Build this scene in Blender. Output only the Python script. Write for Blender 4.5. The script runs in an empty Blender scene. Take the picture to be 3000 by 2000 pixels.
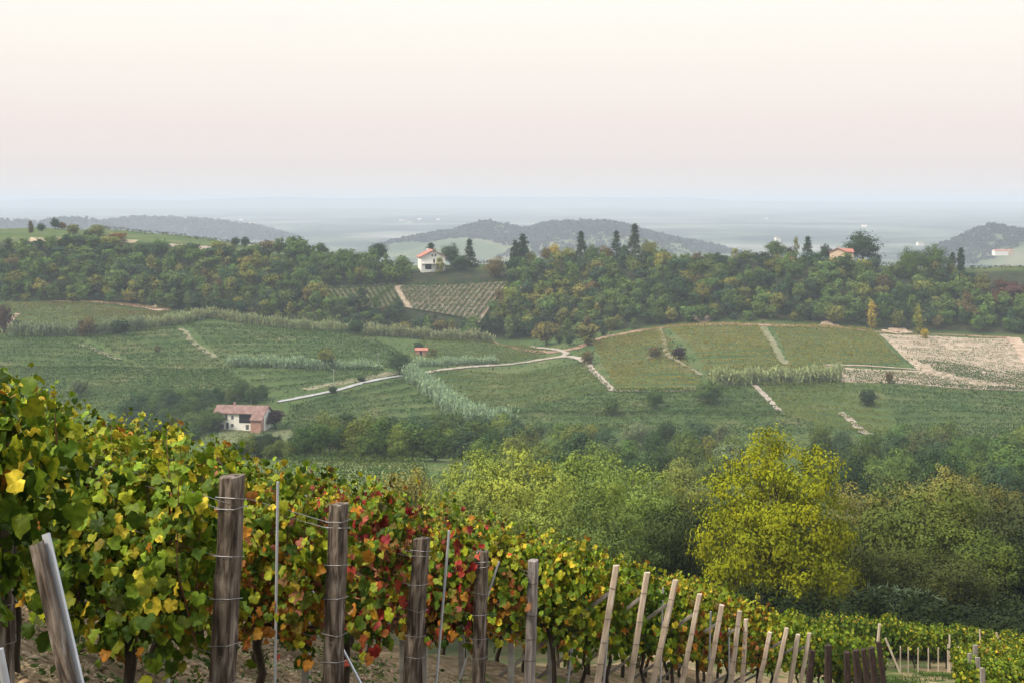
import bpy, math, random
import numpy as np
from mathutils import Vector, Matrix

# ------------------------------------------------------------------ camera, sky, sun, exposure
F = 4167.0                      # focal length in photo pixels (3000 wide)
HZ = 590.0                      # horizon row in the photo
scene = bpy.context.scene
COL = scene.collection
cam_d = bpy.data.cameras.new('camera')
cam = bpy.data.objects.new('camera', cam_d)
COL.objects.link(cam)
cam_d.sensor_width = 36.0
cam_d.lens = 36.0 * F / 3000.0
cam_d.shift_y = -(1000.0 - HZ) / 3000.0
cam_d.clip_start = 0.1
cam_d.clip_end = 60000.0
cam.location = (0, 0, 0)
cam.rotation_euler = (math.radians(90), 0, 0)
scene.camera = cam

SUN_ELEV, SUN_AZ = math.radians(46), math.radians(242)    # azimuth clockwise from +Y: behind and left of the camera
world = bpy.data.worlds.new("World")
scene.world = world
world.use_nodes = True
nt = world.node_tree
nt.nodes.clear()
w_out = nt.nodes.new('ShaderNodeOutputWorld')
w_bg = nt.nodes.new('ShaderNodeBackground')
w_bg.inputs['Strength'].default_value = 0.1
sky_t = nt.nodes.new('ShaderNodeTexSky')
sky_t.sky_type = 'NISHITA'
sky_t.sun_disc = False
sky_t.sun_elevation = SUN_ELEV
sky_t.sun_rotation = SUN_AZ
sky_t.dust_density = 3.0
geo = nt.nodes.new('ShaderNodeTexCoord')
sep = nt.nodes.new('ShaderNodeSeparateXYZ')
nt.links.new(geo.outputs['Generated'], sep.inputs[0])
# veiled evening sky: colour by elevation (sine of the angle above the horizon)
ramp = nt.nodes.new('ShaderNodeValToRGB')
mp = nt.nodes.new('ShaderNodeMapRange')
mp.inputs['From Min'].default_value = -0.1
mp.inputs['From Max'].default_value = 0.9
nt.links.new(sep.outputs['Z'], mp.inputs['Value'])
nt.links.new(mp.outputs['Result'], ramp.inputs['Fac'])
E = ramp.color_ramp.elements
SKY = [(-0.1, (.10, .095, .07)), (-0.006, (.3, .3, .29)), (0.0, (.82, .775, .755)), (0.025, (.82, .745, .72)), (0.052, (.87, .77, .732)),
       (0.085, (.925, .84, .78)), (0.115, (.955, .905, .825)), (0.145, (.965, .95, .885)),
       (0.30, (1.55, 1.53, 1.48)), (0.9, (2.45, 2.55, 2.7))]
while len(E) < len(SKY):
    E.new(0.5)
for e, (p, c) in zip(E, SKY):
    e.position = (p + 0.1) / 1.0
    e.color = (*c, 1)
sc = nt.nodes.new('ShaderNodeVectorMath'); sc.operation = 'SCALE'; sc.inputs['Scale'].default_value = 9.35
nt.links.new(ramp.outputs['Color'], sc.inputs[0])
mx = nt.nodes.new('ShaderNodeMix'); mx.data_type = 'RGBA'; mx.inputs['Factor'].default_value = 0.93
nt.links.new(sky_t.outputs['Color'], mx.inputs['A'])
# the sky behind the camera, away from the evening glow, is darker
az = nt.nodes.new('ShaderNodeMapRange'); az.interpolation_type = 'SMOOTHSTEP'
az.inputs['From Min'].default_value = -.75; az.inputs['From Max'].default_value = .45
az.inputs['To Min'].default_value = .55; az.inputs['To Max'].default_value = 1.0
nt.links.new(sep.outputs['Y'], az.inputs['Value'])
sc2 = nt.nodes.new('ShaderNodeVectorMath'); sc2.operation = 'SCALE'
nt.links.new(sc.outputs['Vector'], sc2.inputs[0]); nt.links.new(az.outputs['Result'], sc2.inputs['Scale'])
nt.links.new(sc2.outputs['Vector'], mx.inputs['B'])
# one faint pinkish wisp of cloud high on the left
d1 = nt.nodes.new('ShaderNodeVectorMath'); d1.operation = 'SUBTRACT'; d1.inputs[1].default_value = (-.162, .978, .124)
d2 = nt.nodes.new('ShaderNodeVectorMath'); d2.operation = 'MULTIPLY'; d2.inputs[1].default_value = (45, 0, 120)
d3 = nt.nodes.new('ShaderNodeVectorMath'); d3.operation = 'LENGTH'
d4 = nt.nodes.new('ShaderNodeMapRange'); d4.interpolation_type = 'SMOOTHSTEP'
d4.inputs['From Min'].default_value = 1.0; d4.inputs['From Max'].default_value = .1; d4.inputs['To Max'].default_value = .5
nz_ = nt.nodes.new('ShaderNodeTexNoise'); nz_.inputs['Scale'].default_value = 60; nz_.inputs['Detail'].default_value = 6
d5 = nt.nodes.new('ShaderNodeMath'); d5.operation = 'MULTIPLY'
nt.links.new(geo.outputs['Generated'], d1.inputs[0]); nt.links.new(d1.outputs[0], d2.inputs[0]); nt.links.new(d2.outputs[0], d3.inputs[0])
nt.links.new(d3.outputs['Value'], d4.inputs['Value']); nt.links.new(geo.outputs['Generated'], nz_.inputs['Vector'])
nt.links.new(d4.outputs['Result'], d5.inputs[0]); nt.links.new(nz_.outputs['Fac'], d5.inputs[1])
cw = nt.nodes.new('ShaderNodeMix'); cw.data_type = 'RGBA'
nt.links.new(d5.outputs[0], cw.inputs['Factor']); nt.links.new(mx.outputs['Result'], cw.inputs['A']); cw.inputs['B'].default_value = (8.3, 7.4, 7.1, 1)
nt.links.new(cw.outputs['Result'], w_bg.inputs['Color'])
nt.links.new(w_bg.outputs[0], w_out.inputs['Surface'])

sun_d = bpy.data.lights.new('sun', 'SUN')
sun_d.energy = 4.2
sun_d.angle = math.radians(18)
sun_d.color = (1.0, .89, .73)
sun = bpy.data.objects.new('sun', sun_d)
COL.objects.link(sun)
sdir = Vector((math.sin(SUN_AZ) * math.cos(SUN_ELEV), math.cos(SUN_AZ) * math.cos(SUN_ELEV), math.sin(SUN_ELEV)))
sun.rotation_euler = sdir.to_track_quat('Z', 'Y').to_euler()

scene.view_settings.view_transform = 'Standard'
scene.view_settings.look = 'None'
scene.view_settings.exposure = 0.25
scene.view_settings.gamma = 1.0
scene.render.engine = 'CYCLES'
scene.cycles.max_bounces = 6
scene.cycles.diffuse_bounces = 3
scene.cycles.glossy_bounces = 2
scene.cycles.transmission_bounces = 4
scene.cycles.transparent_max_bounces = 4
scene.cycles.volume_bounces = 0
scene.cycles.use_denoising = True
scene.cycles.denoiser = 'OPENIMAGEDENOISE'
scene.cycles.caustics_reflective = False
scene.cycles.caustics_refractive = False
scene.cycles.sample_clamp_indirect = 4.0

# ------------------------------------------------------------------ helpers
def tag(o, label=None, cat=None, group=None, kind=None):
    if label: o['label'] = label
    if cat: o['category'] = cat
    if group: o['group'] = group
    if kind: o['kind'] = kind
    return o

def link(name, me, parent=None, loc=None):
    o = bpy.data.objects.new(name, me)
    COL.objects.link(o)
    if parent: o.parent = parent
    if loc is not None: o.location = loc
    return o

def empty(name, loc, rz=0.0):
    o = bpy.data.objects.new(name, None)
    o.empty_display_size = 0.2
    COL.objects.link(o)
    o.location = loc
    o.rotation_euler = (0, 0, rz)
    return o

def copy_under(o, parent):
    c = o.copy()
    COL.objects.link(c)
    c.parent = parent
    return c

def np_mesh(name, V, faces, mats, tint=None, midx=None, smooth=False):
    """V (N,3); faces: list of (M,k) index arrays; tint (N,3) per-vertex colour"""
    me = bpy.data.meshes.new(name)
    V = np.asarray(V, dtype=np.float32)
    me.vertices.add(len(V))
    me.vertices.foreach_set('co', V.ravel())
    loops = np.concatenate([np.asarray(f, dtype=np.int32).ravel() for f in faces])
    tot = np.concatenate([np.full(len(f), np.asarray(f).shape[1], dtype=np.int32) for f in faces])
    start = np.concatenate([[0], np.cumsum(tot)[:-1]]).astype(np.int32)
    me.loops.add(len(loops))
    me.loops.foreach_set('vertex_index', loops)
    me.polygons.add(len(tot))
    me.polygons.foreach_set('loop_start', start)
    me.polygons.foreach_set('loop_total', tot)
    if midx is not None:
        me.polygons.foreach_set('material_index', np.asarray(midx, dtype=np.int32))
    for m in mats:
        me.materials.append(m)
    if smooth:
        me.polygons.foreach_set('use_smooth', np.ones(len(tot), dtype=bool))
    me.update(calc_edges=True)
    if tint is not None:
        at = me.attributes.new('tint', 'FLOAT_COLOR', 'POINT')
        c = np.ones((len(V), 4), dtype=np.float32)
        c[:, :3] = tint
        at.data.foreach_set('color', c.ravel())
    me.validate()
    return me

class MB:
    """collects boxes, tubes and prisms into one mesh"""
    def __init__(s): s.V = []; s.F = []; s.M = []
    def add(s, V, F, m=0):
        b = len(s.V)
        s.V += [tuple(v) for v in V]
        s.F += [tuple(i + b for i in f) for f in F]
        s.M += [m] * len(F)
    def box(s, x0, x1, y0, y1, z0, z1, m=0):
        V = [(x0, y0, z0), (x1, y0, z0), (x1, y1, z0), (x0, y1, z0), (x0, y0, z1), (x1, y0, z1), (x1, y1, z1), (x0, y1, z1)]
        s.add(V, [(3, 2, 1, 0), (4, 5, 6, 7), (0, 1, 5, 4), (1, 2, 6, 5), (2, 3, 7, 6), (3, 0, 4, 7)], m)
    def tube(s, pts, radii, n=6, m=0, cap=True):
        pts = [Vector(p) for p in pts]
        V = []; F = []
        up = None
        for i, p in enumerate(pts):
            t = (pts[min(i + 1, len(pts) - 1)] - pts[max(i - 1, 0)]).normalized()
            if up is None:
                up = Vector((0, 0, 1)) if abs(t.z) < .9 else Vector((1, 0, 0))
            a = t.cross(up)
            if a.length < 1e-6: a = t.orthogonal()
            a.normalize()
            b = a.cross(t).normalized()
            up = b
            for k in range(n):
                w = 2 * math.pi * k / n
                V.append(p + (a * math.cos(w) + b * math.sin(w)) * radii[i])
        for i in range(len(pts) - 1):
            for k in range(n):
                F.append((i * n + k, i * n + (k + 1) % n, (i + 1) * n + (k + 1) % n, (i + 1) * n + k))
        if cap:
            F.append(tuple(range(n - 1, -1, -1)))
            F.append(tuple((len(pts) - 1) * n + k for k in range(n)))
        s.add(V, F, m)
    def mesh(s, name, mats, smooth=False):
        me = bpy.data.meshes.new(name)
        me.from_pydata(s.V, [], s.F)
        for m in mats: me.materials.append(m)
        me.polygons.foreach_set('material_index', np.asarray(s.M, dtype=np.int32))
        if smooth: me.polygons.foreach_set('use_smooth', np.ones(len(s.F), dtype=bool))
        me.update(calc_edges=True)
        return me
    def build(s, name, mats, parent=None, loc=None, smooth=False):
        return link(name, s.mesh(name, mats, smooth), parent, loc)

def P(px, py, d):
    return Vector(((px - 1500) / F * d, d, -(py - HZ) / F * d))

# ------------------------------------------------------------------ materials
def new_mat(name):
    m = bpy.data.materials.new(name)
    m.use_nodes = True
    n = m.node_tree.nodes; n.clear()
    return m, n, m.node_tree.links

def noise_mat(name, cols, scale=4.0, rough=0.85, stretch=(1, 1, 1), detail=6, bump=0.0, bump_scale=None, spec=0.2, obj_coord=True, dist=0.0, bdist=.02):
    """cols: list of (pos, rgb) over a noise value"""
    m, n, L = new_mat(name)
    out = n.new('ShaderNodeOutputMaterial'); b = n.new('ShaderNodeBsdfPrincipled')
    tc = n.new('ShaderNodeTexCoord'); mpn = n.new('ShaderNodeMapping')
    mpn.inputs['Scale'].default_value = stretch
    g = n.new('ShaderNodeNewGeometry')
    L.new(tc.outputs['Object'] if obj_coord else g.outputs['Position'], mpn.inputs['Vector'])
    no = n.new('ShaderNodeTexNoise'); no.inputs['Scale'].default_value = scale; no.inputs['Detail'].default_value = detail
    no.inputs['Distortion'].default_value = dist
    no.inputs['Roughness'].default_value = .62
    L.new(mpn.outputs[0], no.inputs['Vector'])
    r = n.new('ShaderNodeValToRGB')
    e = r.color_ramp.elements
    while len(e) < len(cols): e.new(.5)
    for a, (p, c) in zip(e, cols):
        a.position = p; a.color = (*c, 1)
    L.new(no.outputs['Fac'], r.inputs['Fac'])
    L.new(r.outputs['Color'], b.inputs['Base Color'])
    b.inputs['Roughness'].default_value = rough
    b.inputs['Specular IOR Level'].default_value = spec
    if bump:
        nb = n.new('ShaderNodeTexNoise'); nb.inputs['Scale'].default_value = bump_scale or scale * 3; nb.inputs['Detail'].default_value = 5
        L.new(mpn.outputs[0], nb.inputs['Vector'])
        bp = n.new('ShaderNodeBump'); bp.inputs['Strength'].default_value = bump; bp.inputs['Distance'].default_value = bdist
        L.new(nb.outputs['Fac'], bp.inputs['Height'])
        L.new(bp.outputs[0], b.inputs['Normal'])
    L.new(b.outputs[0], out.inputs['Surface'])
    return m

def leaf_mat(name, mode, trans=0.3, spec=0.25, rough=.55, spots=False):
    """mode 'tint': leaf colour is the vertex colour; 'object': object colour varied by the vertex values"""
    m, n, L = new_mat(name)
    out = n.new('ShaderNodeOutputMaterial'); b = n.new('ShaderNodeBsdfPrincipled'); t = n.new('ShaderNodeBsdfTranslucent')
    mix = n.new('ShaderNodeMixShader'); mix.inputs[0].default_value = trans
    at = n.new('ShaderNodeAttribute'); at.attribute_name = 'tint'
    if mode == 'tint':
        col = at.outputs['Color']
        if spots:
            tc = n.new('ShaderNodeTexCoord'); no = n.new('ShaderNodeTexNoise'); no.inputs['Scale'].default_value = 38; no.inputs['Detail'].default_value = 4
            L.new(tc.outputs['Object'], no.inputs['Vector'])
            r1 = n.new('ShaderNodeValToRGB'); r1.color_ramp.elements[0].position = .36; r1.color_ramp.elements[0].color = (.62, .70, .6, 1)
            r1.color_ramp.elements[1].position = .62; r1.color_ramp.elements[1].color = (1.12, 1.08, 1, 1)
            L.new(no.outputs['Fac'], r1.inputs['Fac'])
            mm = n.new('ShaderNodeMix'); mm.data_type = 'RGBA'; mm.blend_type = 'MULTIPLY'; mm.inputs['Factor'].default_value = 1
            L.new(col, mm.inputs['A']); L.new(r1.outputs['Color'], mm.inputs['B'])
            n2 = n.new('ShaderNodeTexNoise'); n2.inputs['Scale'].default_value = 26; n2.inputs['Detail'].default_value = 3
            L.new(tc.outputs['Object'], n2.inputs['Vector'])
            r2 = n.new('ShaderNodeMapRange'); r2.inputs['From Min'].default_value = .66; r2.inputs['From Max'].default_value = .72; r2.inputs['To Max'].default_value = .75
            L.new(n2.outputs['Fac'], r2.inputs['Value'])
            m2 = n.new('ShaderNodeMix'); m2.data_type = 'RGBA'; m2.inputs['B'].default_value = (.16, .075, .025, 1)
            L.new(r2.outputs['Result'], m2.inputs['Factor']); L.new(mm.outputs['Result'], m2.inputs['A'])
            col = m2.outputs['Result']
    else:
        oi = n.new('ShaderNodeObjectInfo')
        s = n.new('ShaderNodeSeparateColor'); L.new(at.outputs['Color'], s.inputs[0])
        warm = n.new('ShaderNodeMix'); warm.data_type = 'RGBA'; warm.blend_type = 'MULTIPLY'; warm.inputs['Factor'].default_value = 1
        L.new(oi.outputs['Color'], warm.inputs['A']); warm.inputs['B'].default_value = (1.42, 1.2, .7, 1)
        hue = n.new('ShaderNodeMix'); hue.data_type = 'RGBA'
        L.new(s.outputs['Red'], hue.inputs['Factor']); L.new(oi.outputs['Color'], hue.inputs['A']); L.new(warm.outputs['Result'], hue.inputs['B'])
        ml = n.new('ShaderNodeMath'); ml.operation = 'MULTIPLY_ADD'; ml.inputs[1].default_value = .9; ml.inputs[2].default_value = .55
        L.new(s.outputs['Green'], ml.inputs[0])
        vm = n.new('ShaderNodeVectorMath'); vm.operation = 'SCALE'
        L.new(hue.outputs['Result'], vm.inputs[0]); L.new(ml.outputs[0], vm.inputs['Scale'])
        col = vm.outputs['Vector']
    L.new(col, b.inputs['Base Color']); L.new(col, t.inputs['Color'])
    b.inputs['Roughness'].default_value = rough
    b.inputs['Specular IOR Level'].default_value = spec
    L.new(b.outputs[0], mix.inputs[1]); L.new(t.outputs[0], mix.inputs[2])
    L.new(mix.outputs[0], out.inputs['Surface'])
    return m

def plain_mat(name, col, rough=.7, metal=0.0, spec=.3):
    m, n, L = new_mat(name)
    out = n.new('ShaderNodeOutputMaterial'); b = n.new('ShaderNodeBsdfPrincipled')
    no = n.new('ShaderNodeTexNoise'); no.inputs['Scale'].default_value = 9; no.inputs['Detail'].default_value = 4
    tc = n.new('ShaderNodeTexCoord'); L.new(tc.outputs['Object'], no.inputs['Vector'])
    mr = n.new('ShaderNodeMapRange'); mr.inputs['To Min'].default_value = .72; mr.inputs['To Max'].default_value = 1.22
    L.new(no.outputs['Fac'], mr.inputs['Value'])
    vm = n.new('ShaderNodeVectorMath'); vm.operation = 'SCALE'; vm.inputs[0].default_value = col
    L.new(mr.outputs[0], vm.inputs['Scale']); L.new(vm.outputs[0], b.inputs['Base Color'])
    b.inputs['Roughness'].default_value = rough; b.inputs['Metallic'].default_value = metal
    b.inputs['Specular IOR Level'].default_value = spec
    L.new(b.outputs[0], out.inputs['Surface'])
    return m

M_VINE = leaf_mat('vine_leaf', 'tint', .22, .12, .5, True)
M_LEAF = leaf_mat('tree_leaf', 'object', .10, .03, .7)
M_ROWLEAF = leaf_mat('row_leaf', 'tint', .2, .04, .7)
M_BARK = noise_mat('bark', [(.3, (.018, .014, .010)), (.6, (.055, .042, .030)), (.8, (.12, .10, .075))], 14, .9, (1, 1, .3), bump=.6)
M_TRUNK = noise_mat('tree_bark', [(.3, (.03, .025, .018)), (.7, (.10, .085, .065))], 3, .9)
M_PALETRUNK = noise_mat('pale_bark', [(.3, (.2, .19, .17)), (.7, (.45, .43, .4))], 3, .9)
M_CANE = plain_mat('cane', (.11, .045, .025), .6)
M_POST = noise_mat('weathered_post', [(.34, (.016, .012, .009)), (.45, (.066, .049, .037)), (.55, (.145, .116, .092)), (.68, (.27, .24, .208))], 7, .9, (3, 3, .45), bump=.7, bump_scale=30, dist=.6)
M_POSTGREY = noise_mat('grey_post', [(.28, (.05, .045, .042)), (.45, (.15, .13, .12)), (.7, (.32, .29, .27))], 9, .9, (2.2, 2.2, .22), bump=.6, bump_scale=30, dist=.6)
M_DARKPOST = noise_mat('dark_post', [(.3, (.012, .008, .006)), (.6, (.04, .025, .02)), (.8, (.09, .07, .06))], 9, .9, (2, 2, .25), bump=.5)
M_STAKE = noise_mat('pale_stake', [(.28, (.24, .19, .14)), (.5, (.42, .34, .26)), (.75, (.60, .54, .45))], 8, .85, (2.5, 2.5, .3), bump=.35, bump_scale=30)
M_BRACE = noise_mat('brace_wood', [(.3, (.12, .105, .09)), (.7, (.30, .27, .24))], 8, .9, (2, 2, .3), bump=.4)
M_CONC = noise_mat('concrete', [(.3, (.22, .21, .195)), (.7, (.36, .35, .33))], 8, .9, bump=.3)
M_STEEL = plain_mat('galvanised_steel', (.42, .44, .47), .5, .4)
M_WIRE = plain_mat('wire', (.27, .27, .28), .5, .7)
M_RUST = plain_mat('dark_wire', (.05, .04, .04), .6, .5)
# ------------------------------------------------------------------ terrain
def f_lat(x):
    """lateral profile of the vineyard slope: level shelf at the right, steeper to the left"""
    xc = np.clip(x, -6, 13)
    return -1.66 - .26 * xc + .06 * np.maximum(0, -2 - xc) - .01 * np.maximum(0, x - 13)

CPX = np.array([-700, 0, 150, 300, 500, 650, 800, 1000, 1150, 1250, 1350, 1500, 1700, 2000, 2200, 2500, 2700, 3000, 3700], float)
WOOD = np.array([905, 893, 892, 895, 912, 925, 940, 955, 968, 978, 985, 1012, 985, 946, 946, 965, 975, 987, 990], float)      # foot of the wood (row)
CREST = np.array([695, 692, 690, 692, 708, 725, 748, 765, 778, 774, 770, 765, 758, 750, 748, 765, 776, 780, 782], float)    # crest (row)
BACK = np.array([672, 668, 663, 668, 690, 707, 722, 775, 800, 800, 800, 795, 785, 775, 775, 790, 800, 805, 805], float)     # behind the crest
ZL = {20: -7.5, 30: -12, 40: -16, 60: -21, 80: -25, 100: -29, 150: -38, 200: -44, 250: -49, 300: -54, 350: -62, 400: -67.5, 430: -69.4}
ZR = {20: -9.5, 30: -12.2, 40: -15, 60: -20.5, 80: -24, 100: -28, 150: -38, 200: -46.5, 250: -53, 300: -59, 350: -64, 400: -67.8, 430: -69.4}
DS = [20, 30, 40, 60, 80, 100, 150, 200, 250, 300, 350, 400, 430, 460, 500, 560, 600, 620, 640, 660, 680, 700, 725, 760, 1000, 1600, 3000, 6000, 17200]
ZT = np.zeros((len(CPX), len(DS)))
for i, px in enumerate(CPX):
    w = min(1, max(0, (px - 1300) / 700))
    for j, d in enumerate(DS):
        if d <= 430: z = ZL[d] * (1 - w) + ZR[d] * w
        elif d <= 620:
            fr = {460: .24, 500: .50, 560: .80, 600: .945, 620: 1}[d]
            z = -(1262 + (WOOD[i] - 1262) * fr - HZ) / F * d
        elif d <= 700:
            fr = {640: .35, 660: .63, 680: .85, 700: 1}[d]
            z = -(WOOD[i] + (CREST[i] - WOOD[i]) * fr - HZ) / F * d
        elif d == 725: z = -((CREST[i] + BACK[i]) / 2 - HZ) / F * d
        elif d == 760: z = -(BACK[i] - HZ) / F * d
        else: z = {1000: -62, 1600: -100, 3000: -112, 6000: -92, 17200: -45}[d]
        ZT[i, j] = z
GU = np.linspace(-700, 3700, 221)
GV = np.linspace(math.log(20), math.log(17200), 700)
_c = np.array([np.interp(GV, np.log(DS), ZT[i]) for i in range(len(CPX))])
ZG = np.array([[np.interp(u, CPX, _c[:, j]) for j in range(len(GV))] for u in GU])
def blur(A, k, ax):
    K = np.exp(-np.linspace(-2, 2, 2 * k + 1) ** 2); K /= K.sum()
    pad = [(0, 0), (0, 0)]; pad[ax] = (k, k)
    B = np.pad(A, pad, mode='edge')
    return np.apply_along_axis(lambda v: np.convolve(v, K, 'valid'), ax, B)
ZG = blur(blur(ZG, 2, 1), 3, 0)

def H(x, y):
    """ground height at plan point (arrays or numbers)"""
    x = np.asarray(x, float); y = np.asarray(y, float)
    yc = np.maximum(y, 1.0)
    px = np.clip(x / yc * F + 1500, -699, 3699)
    fu = (px + 700) / 4400 * 220
    fv = np.clip((np.log(np.maximum(yc, 20)) - GV[0]) / (GV[-1] - GV[0]) * 699, 0, 698.999)
    iu = np.clip(fu.astype(int), 0, 219); iv = np.clip(fv.astype(int), 0, 698)
    a = fu - iu; b = fv - iv
    far = ZG[iu, iv] * (1 - a) * (1 - b) + ZG[iu + 1, iv] * a * (1 - b) + ZG[iu, iv + 1] * (1 - a) * b + ZG[iu + 1, iv + 1] * a * b
    amp = np.clip((y - 100) / 400, 0, 1)
    far = far + amp * (.45 * np.sin(x / 17 + np.sin(y / 31)) + .35 * np.sin(y / 13 + x / 29) + .25 * np.sin(x / 7.3 - y / 9.1))
    near = f_lat(x) - .25 * y
    near = near + .035 * np.sin(x * 3.1 + y * 1.3) + .03 * np.sin(x * 1.7 - y * 2.9 + 1)
    y0 = np.interp(x, [-3, .5, 5, 10, 14], [15, 21, 38, 66, 74])
    t = np.clip((y - y0) / (y0 * .6 + 10), 0, 1)
    t = t * t * (3 - 2 * t)
    return near * (1 - t) + far * t

def Hs(x, y): return float(H(x, y))

def hit(px, py, dmin=5, dmax=1500):
    """point of the ground seen at a photo pixel"""
    d = np.exp(np.linspace(math.log(dmin), math.log(dmax), 1500))
    x = (px - 1500) / F * d
    g = H(x, d) + (py - HZ) / F * d
    k = np.where((g[1:] >= 0) & (g[:-1] < 0))[0]
    if len(k) == 0:
        j = int(np.argmin(np.abs(g))); dd = d[j]
    else:
        j = k[0]; dd = d[j] + (d[j + 1] - d[j]) * (-g[j]) / (g[j + 1] - g[j])
    xx = (px - 1500) / F * dd
    return Vector((xx, dd, Hs(xx, dd)))

# ground sheet: one grid that widens with distance
nv_, nu_ = 960, 300
gy = -8 + np.exp(np.linspace(math.log(4), math.log(17190), nv_))
gu = np.linspace(-.75, .75, nu_)
GX = gu[None, :] * (gy[:, None] + 8)
GY = np.repeat(gy[:, None], nu_, 1)
GZ = H(GX, GY)
rs = np.random.RandomState(5)
GZ = GZ + rs.normal(0, .012, GZ.shape) * (GY < 70)
idx = np.arange(nv_ * nu_).reshape(nv_, nu_)
quads = np.stack([idx[:-1, :-1], idx[:-1, 1:], idx[1:, 1:], idx[1:, :-1]], -1).reshape(-1, 4)

def ground_material():
    m, n, L = new_mat('ground')
    out = n.new('ShaderNodeOutputMaterial'); b = n.new('ShaderNodeBsdfPrincipled')
    g = n.new('ShaderNodeNewGeometry'); sp = n.new('ShaderNodeSeparateXYZ'); L.new(g.outputs['Position'], sp.inputs[0])
    def noise(scale, detail=6, rough=.6):
        q = n.new('ShaderNodeTexNoise'); q.inputs['Scale'].default_value = scale; q.inputs['Detail'].default_value = detail
        q.inputs['Roughness'].default_value = rough
        L.new(g.outputs['Position'], q.inputs['Vector']); return q.outputs['Fac']
    def cr(fac, cols):
        r = n.new('ShaderNodeValToRGB'); e = r.color_ramp.elements
        while len(e) < len(cols): e.new(.5)
        for a, (p, c) in zip(e, cols): a.position = p; a.color = (*c, 1)
        L.new(fac, r.inputs['Fac']); return r.outputs['Color']
    def mixc(f, a, c):
        q = n.new('ShaderNodeMix'); q.data_type = 'RGBA'
        L.new(f, q.inputs['Factor']); L.new(a, q.inputs['A']); L.new(c, q.inputs['B']); return q.outputs['Result']
    def rng(v, a, c):
        q = n.new('ShaderNodeMapRange'); q.interpolation_type = 'SMOOTHSTEP'
        q.inputs['From Min'].default_value = a; q.inputs['From Max'].default_value = c
        L.new(v, q.inputs['Value']); return q.outputs['Result']
    soil = cr(noise(5.5, 9, .7), [(.30, (.06, .042, .024)), (.46, (.17, .122, .07)), (.58, (.26, .195, .12)), (.74, (.38, .30, .20))])
    grass = cr(noise(1.6, 7), [(.3, (.03, .055, .012)), (.55, (.075, .10, .025)), (.75, (.15, .13, .05))])
    dead = cr(noise(.9, 6), [(.3, (.16, .11, .06)), (.7, (.27, .2, .11))])
    near = mixc(rng(noise(.8, 5), .56, .66), soil, grass)
    alley = mixc(rng(noise(.55, 5), .42, .56), dead, grass)
    near = mixc(rng(sp.outputs['Y'], 36, 44), near, alley)
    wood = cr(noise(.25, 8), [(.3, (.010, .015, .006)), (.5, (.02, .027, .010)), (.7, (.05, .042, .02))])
    meadow = cr(noise(.06, 9), [(.32, (.032, .06, .015)), (.48, (.048, .078, .02)), (.6, (.07, .09, .027)), (.74, (.13, .12, .055))])
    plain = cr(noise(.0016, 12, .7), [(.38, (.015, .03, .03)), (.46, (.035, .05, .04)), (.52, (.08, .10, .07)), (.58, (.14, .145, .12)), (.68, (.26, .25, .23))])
    wob = n.new('ShaderNodeMath'); wob.operation = 'MULTIPLY_ADD'; wob.inputs[1].default_value = 150
    L.new(noise(.018, 5), wob.inputs[0]); L.new(sp.outputs['Y'], wob.inputs[2])
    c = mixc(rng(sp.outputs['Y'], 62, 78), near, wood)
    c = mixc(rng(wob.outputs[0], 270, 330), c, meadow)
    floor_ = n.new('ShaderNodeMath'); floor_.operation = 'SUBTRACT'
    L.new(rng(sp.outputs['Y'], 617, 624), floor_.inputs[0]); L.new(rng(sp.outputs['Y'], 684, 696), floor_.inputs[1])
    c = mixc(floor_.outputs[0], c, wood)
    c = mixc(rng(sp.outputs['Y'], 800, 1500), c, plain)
    L.new(c, b.inputs['Base Color'])
    b.inputs['Roughness'].default_value = .95; b.inputs['Specular IOR Level'].default_value = .1
    bp = n.new('ShaderNodeBump'); bp.inputs['Strength'].default_value = .9; bp.inputs['Distance'].default_value = .07
    L.new(noise(9, 8, .7), bp.inputs['Height']); L.new(bp.outputs[0], b.inputs['Normal'])
    L.new(b.outputs[0], out.inputs['Surface'])
    return m
M_GROUND = ground_material()
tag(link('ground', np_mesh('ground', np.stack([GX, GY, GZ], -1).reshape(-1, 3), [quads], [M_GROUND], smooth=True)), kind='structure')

def sheet(name, quad, mat, lift=.06, nu=40, nv=24, kind='structure'):
    """ground-hugging patch between four photo corners (tl, tr, br, bl)"""
    tl, tr, br, bl = [hit(*c, dmin=150) for c in quad]
    a = np.linspace(0, 1, nu); b = np.linspace(0, 1, nv)
    A, B = np.meshgrid(a, b)
    X = (tl.x * (1 - A) + tr.x * A) * (1 - B) + (bl.x * (1 - A) + br.x * A) * B
    Y = (tl.y * (1 - A) + tr.y * A) * (1 - B) + (bl.y * (1 - A) + br.y * A) * B
    Z = H(X, Y) + lift
    ii = np.arange(nu * nv).reshape(nv, nu)
    q = np.stack([ii[:-1, :-1], ii[1:, :-1], ii[1:, 1:], ii[:-1, 1:]], -1).reshape(-1, 4)
    return tag(link(name, np_mesh(name, np.stack([X, Y, Z], -1).reshape(-1, 3), [q], [mat], smooth=True)), kind=kind)

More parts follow.
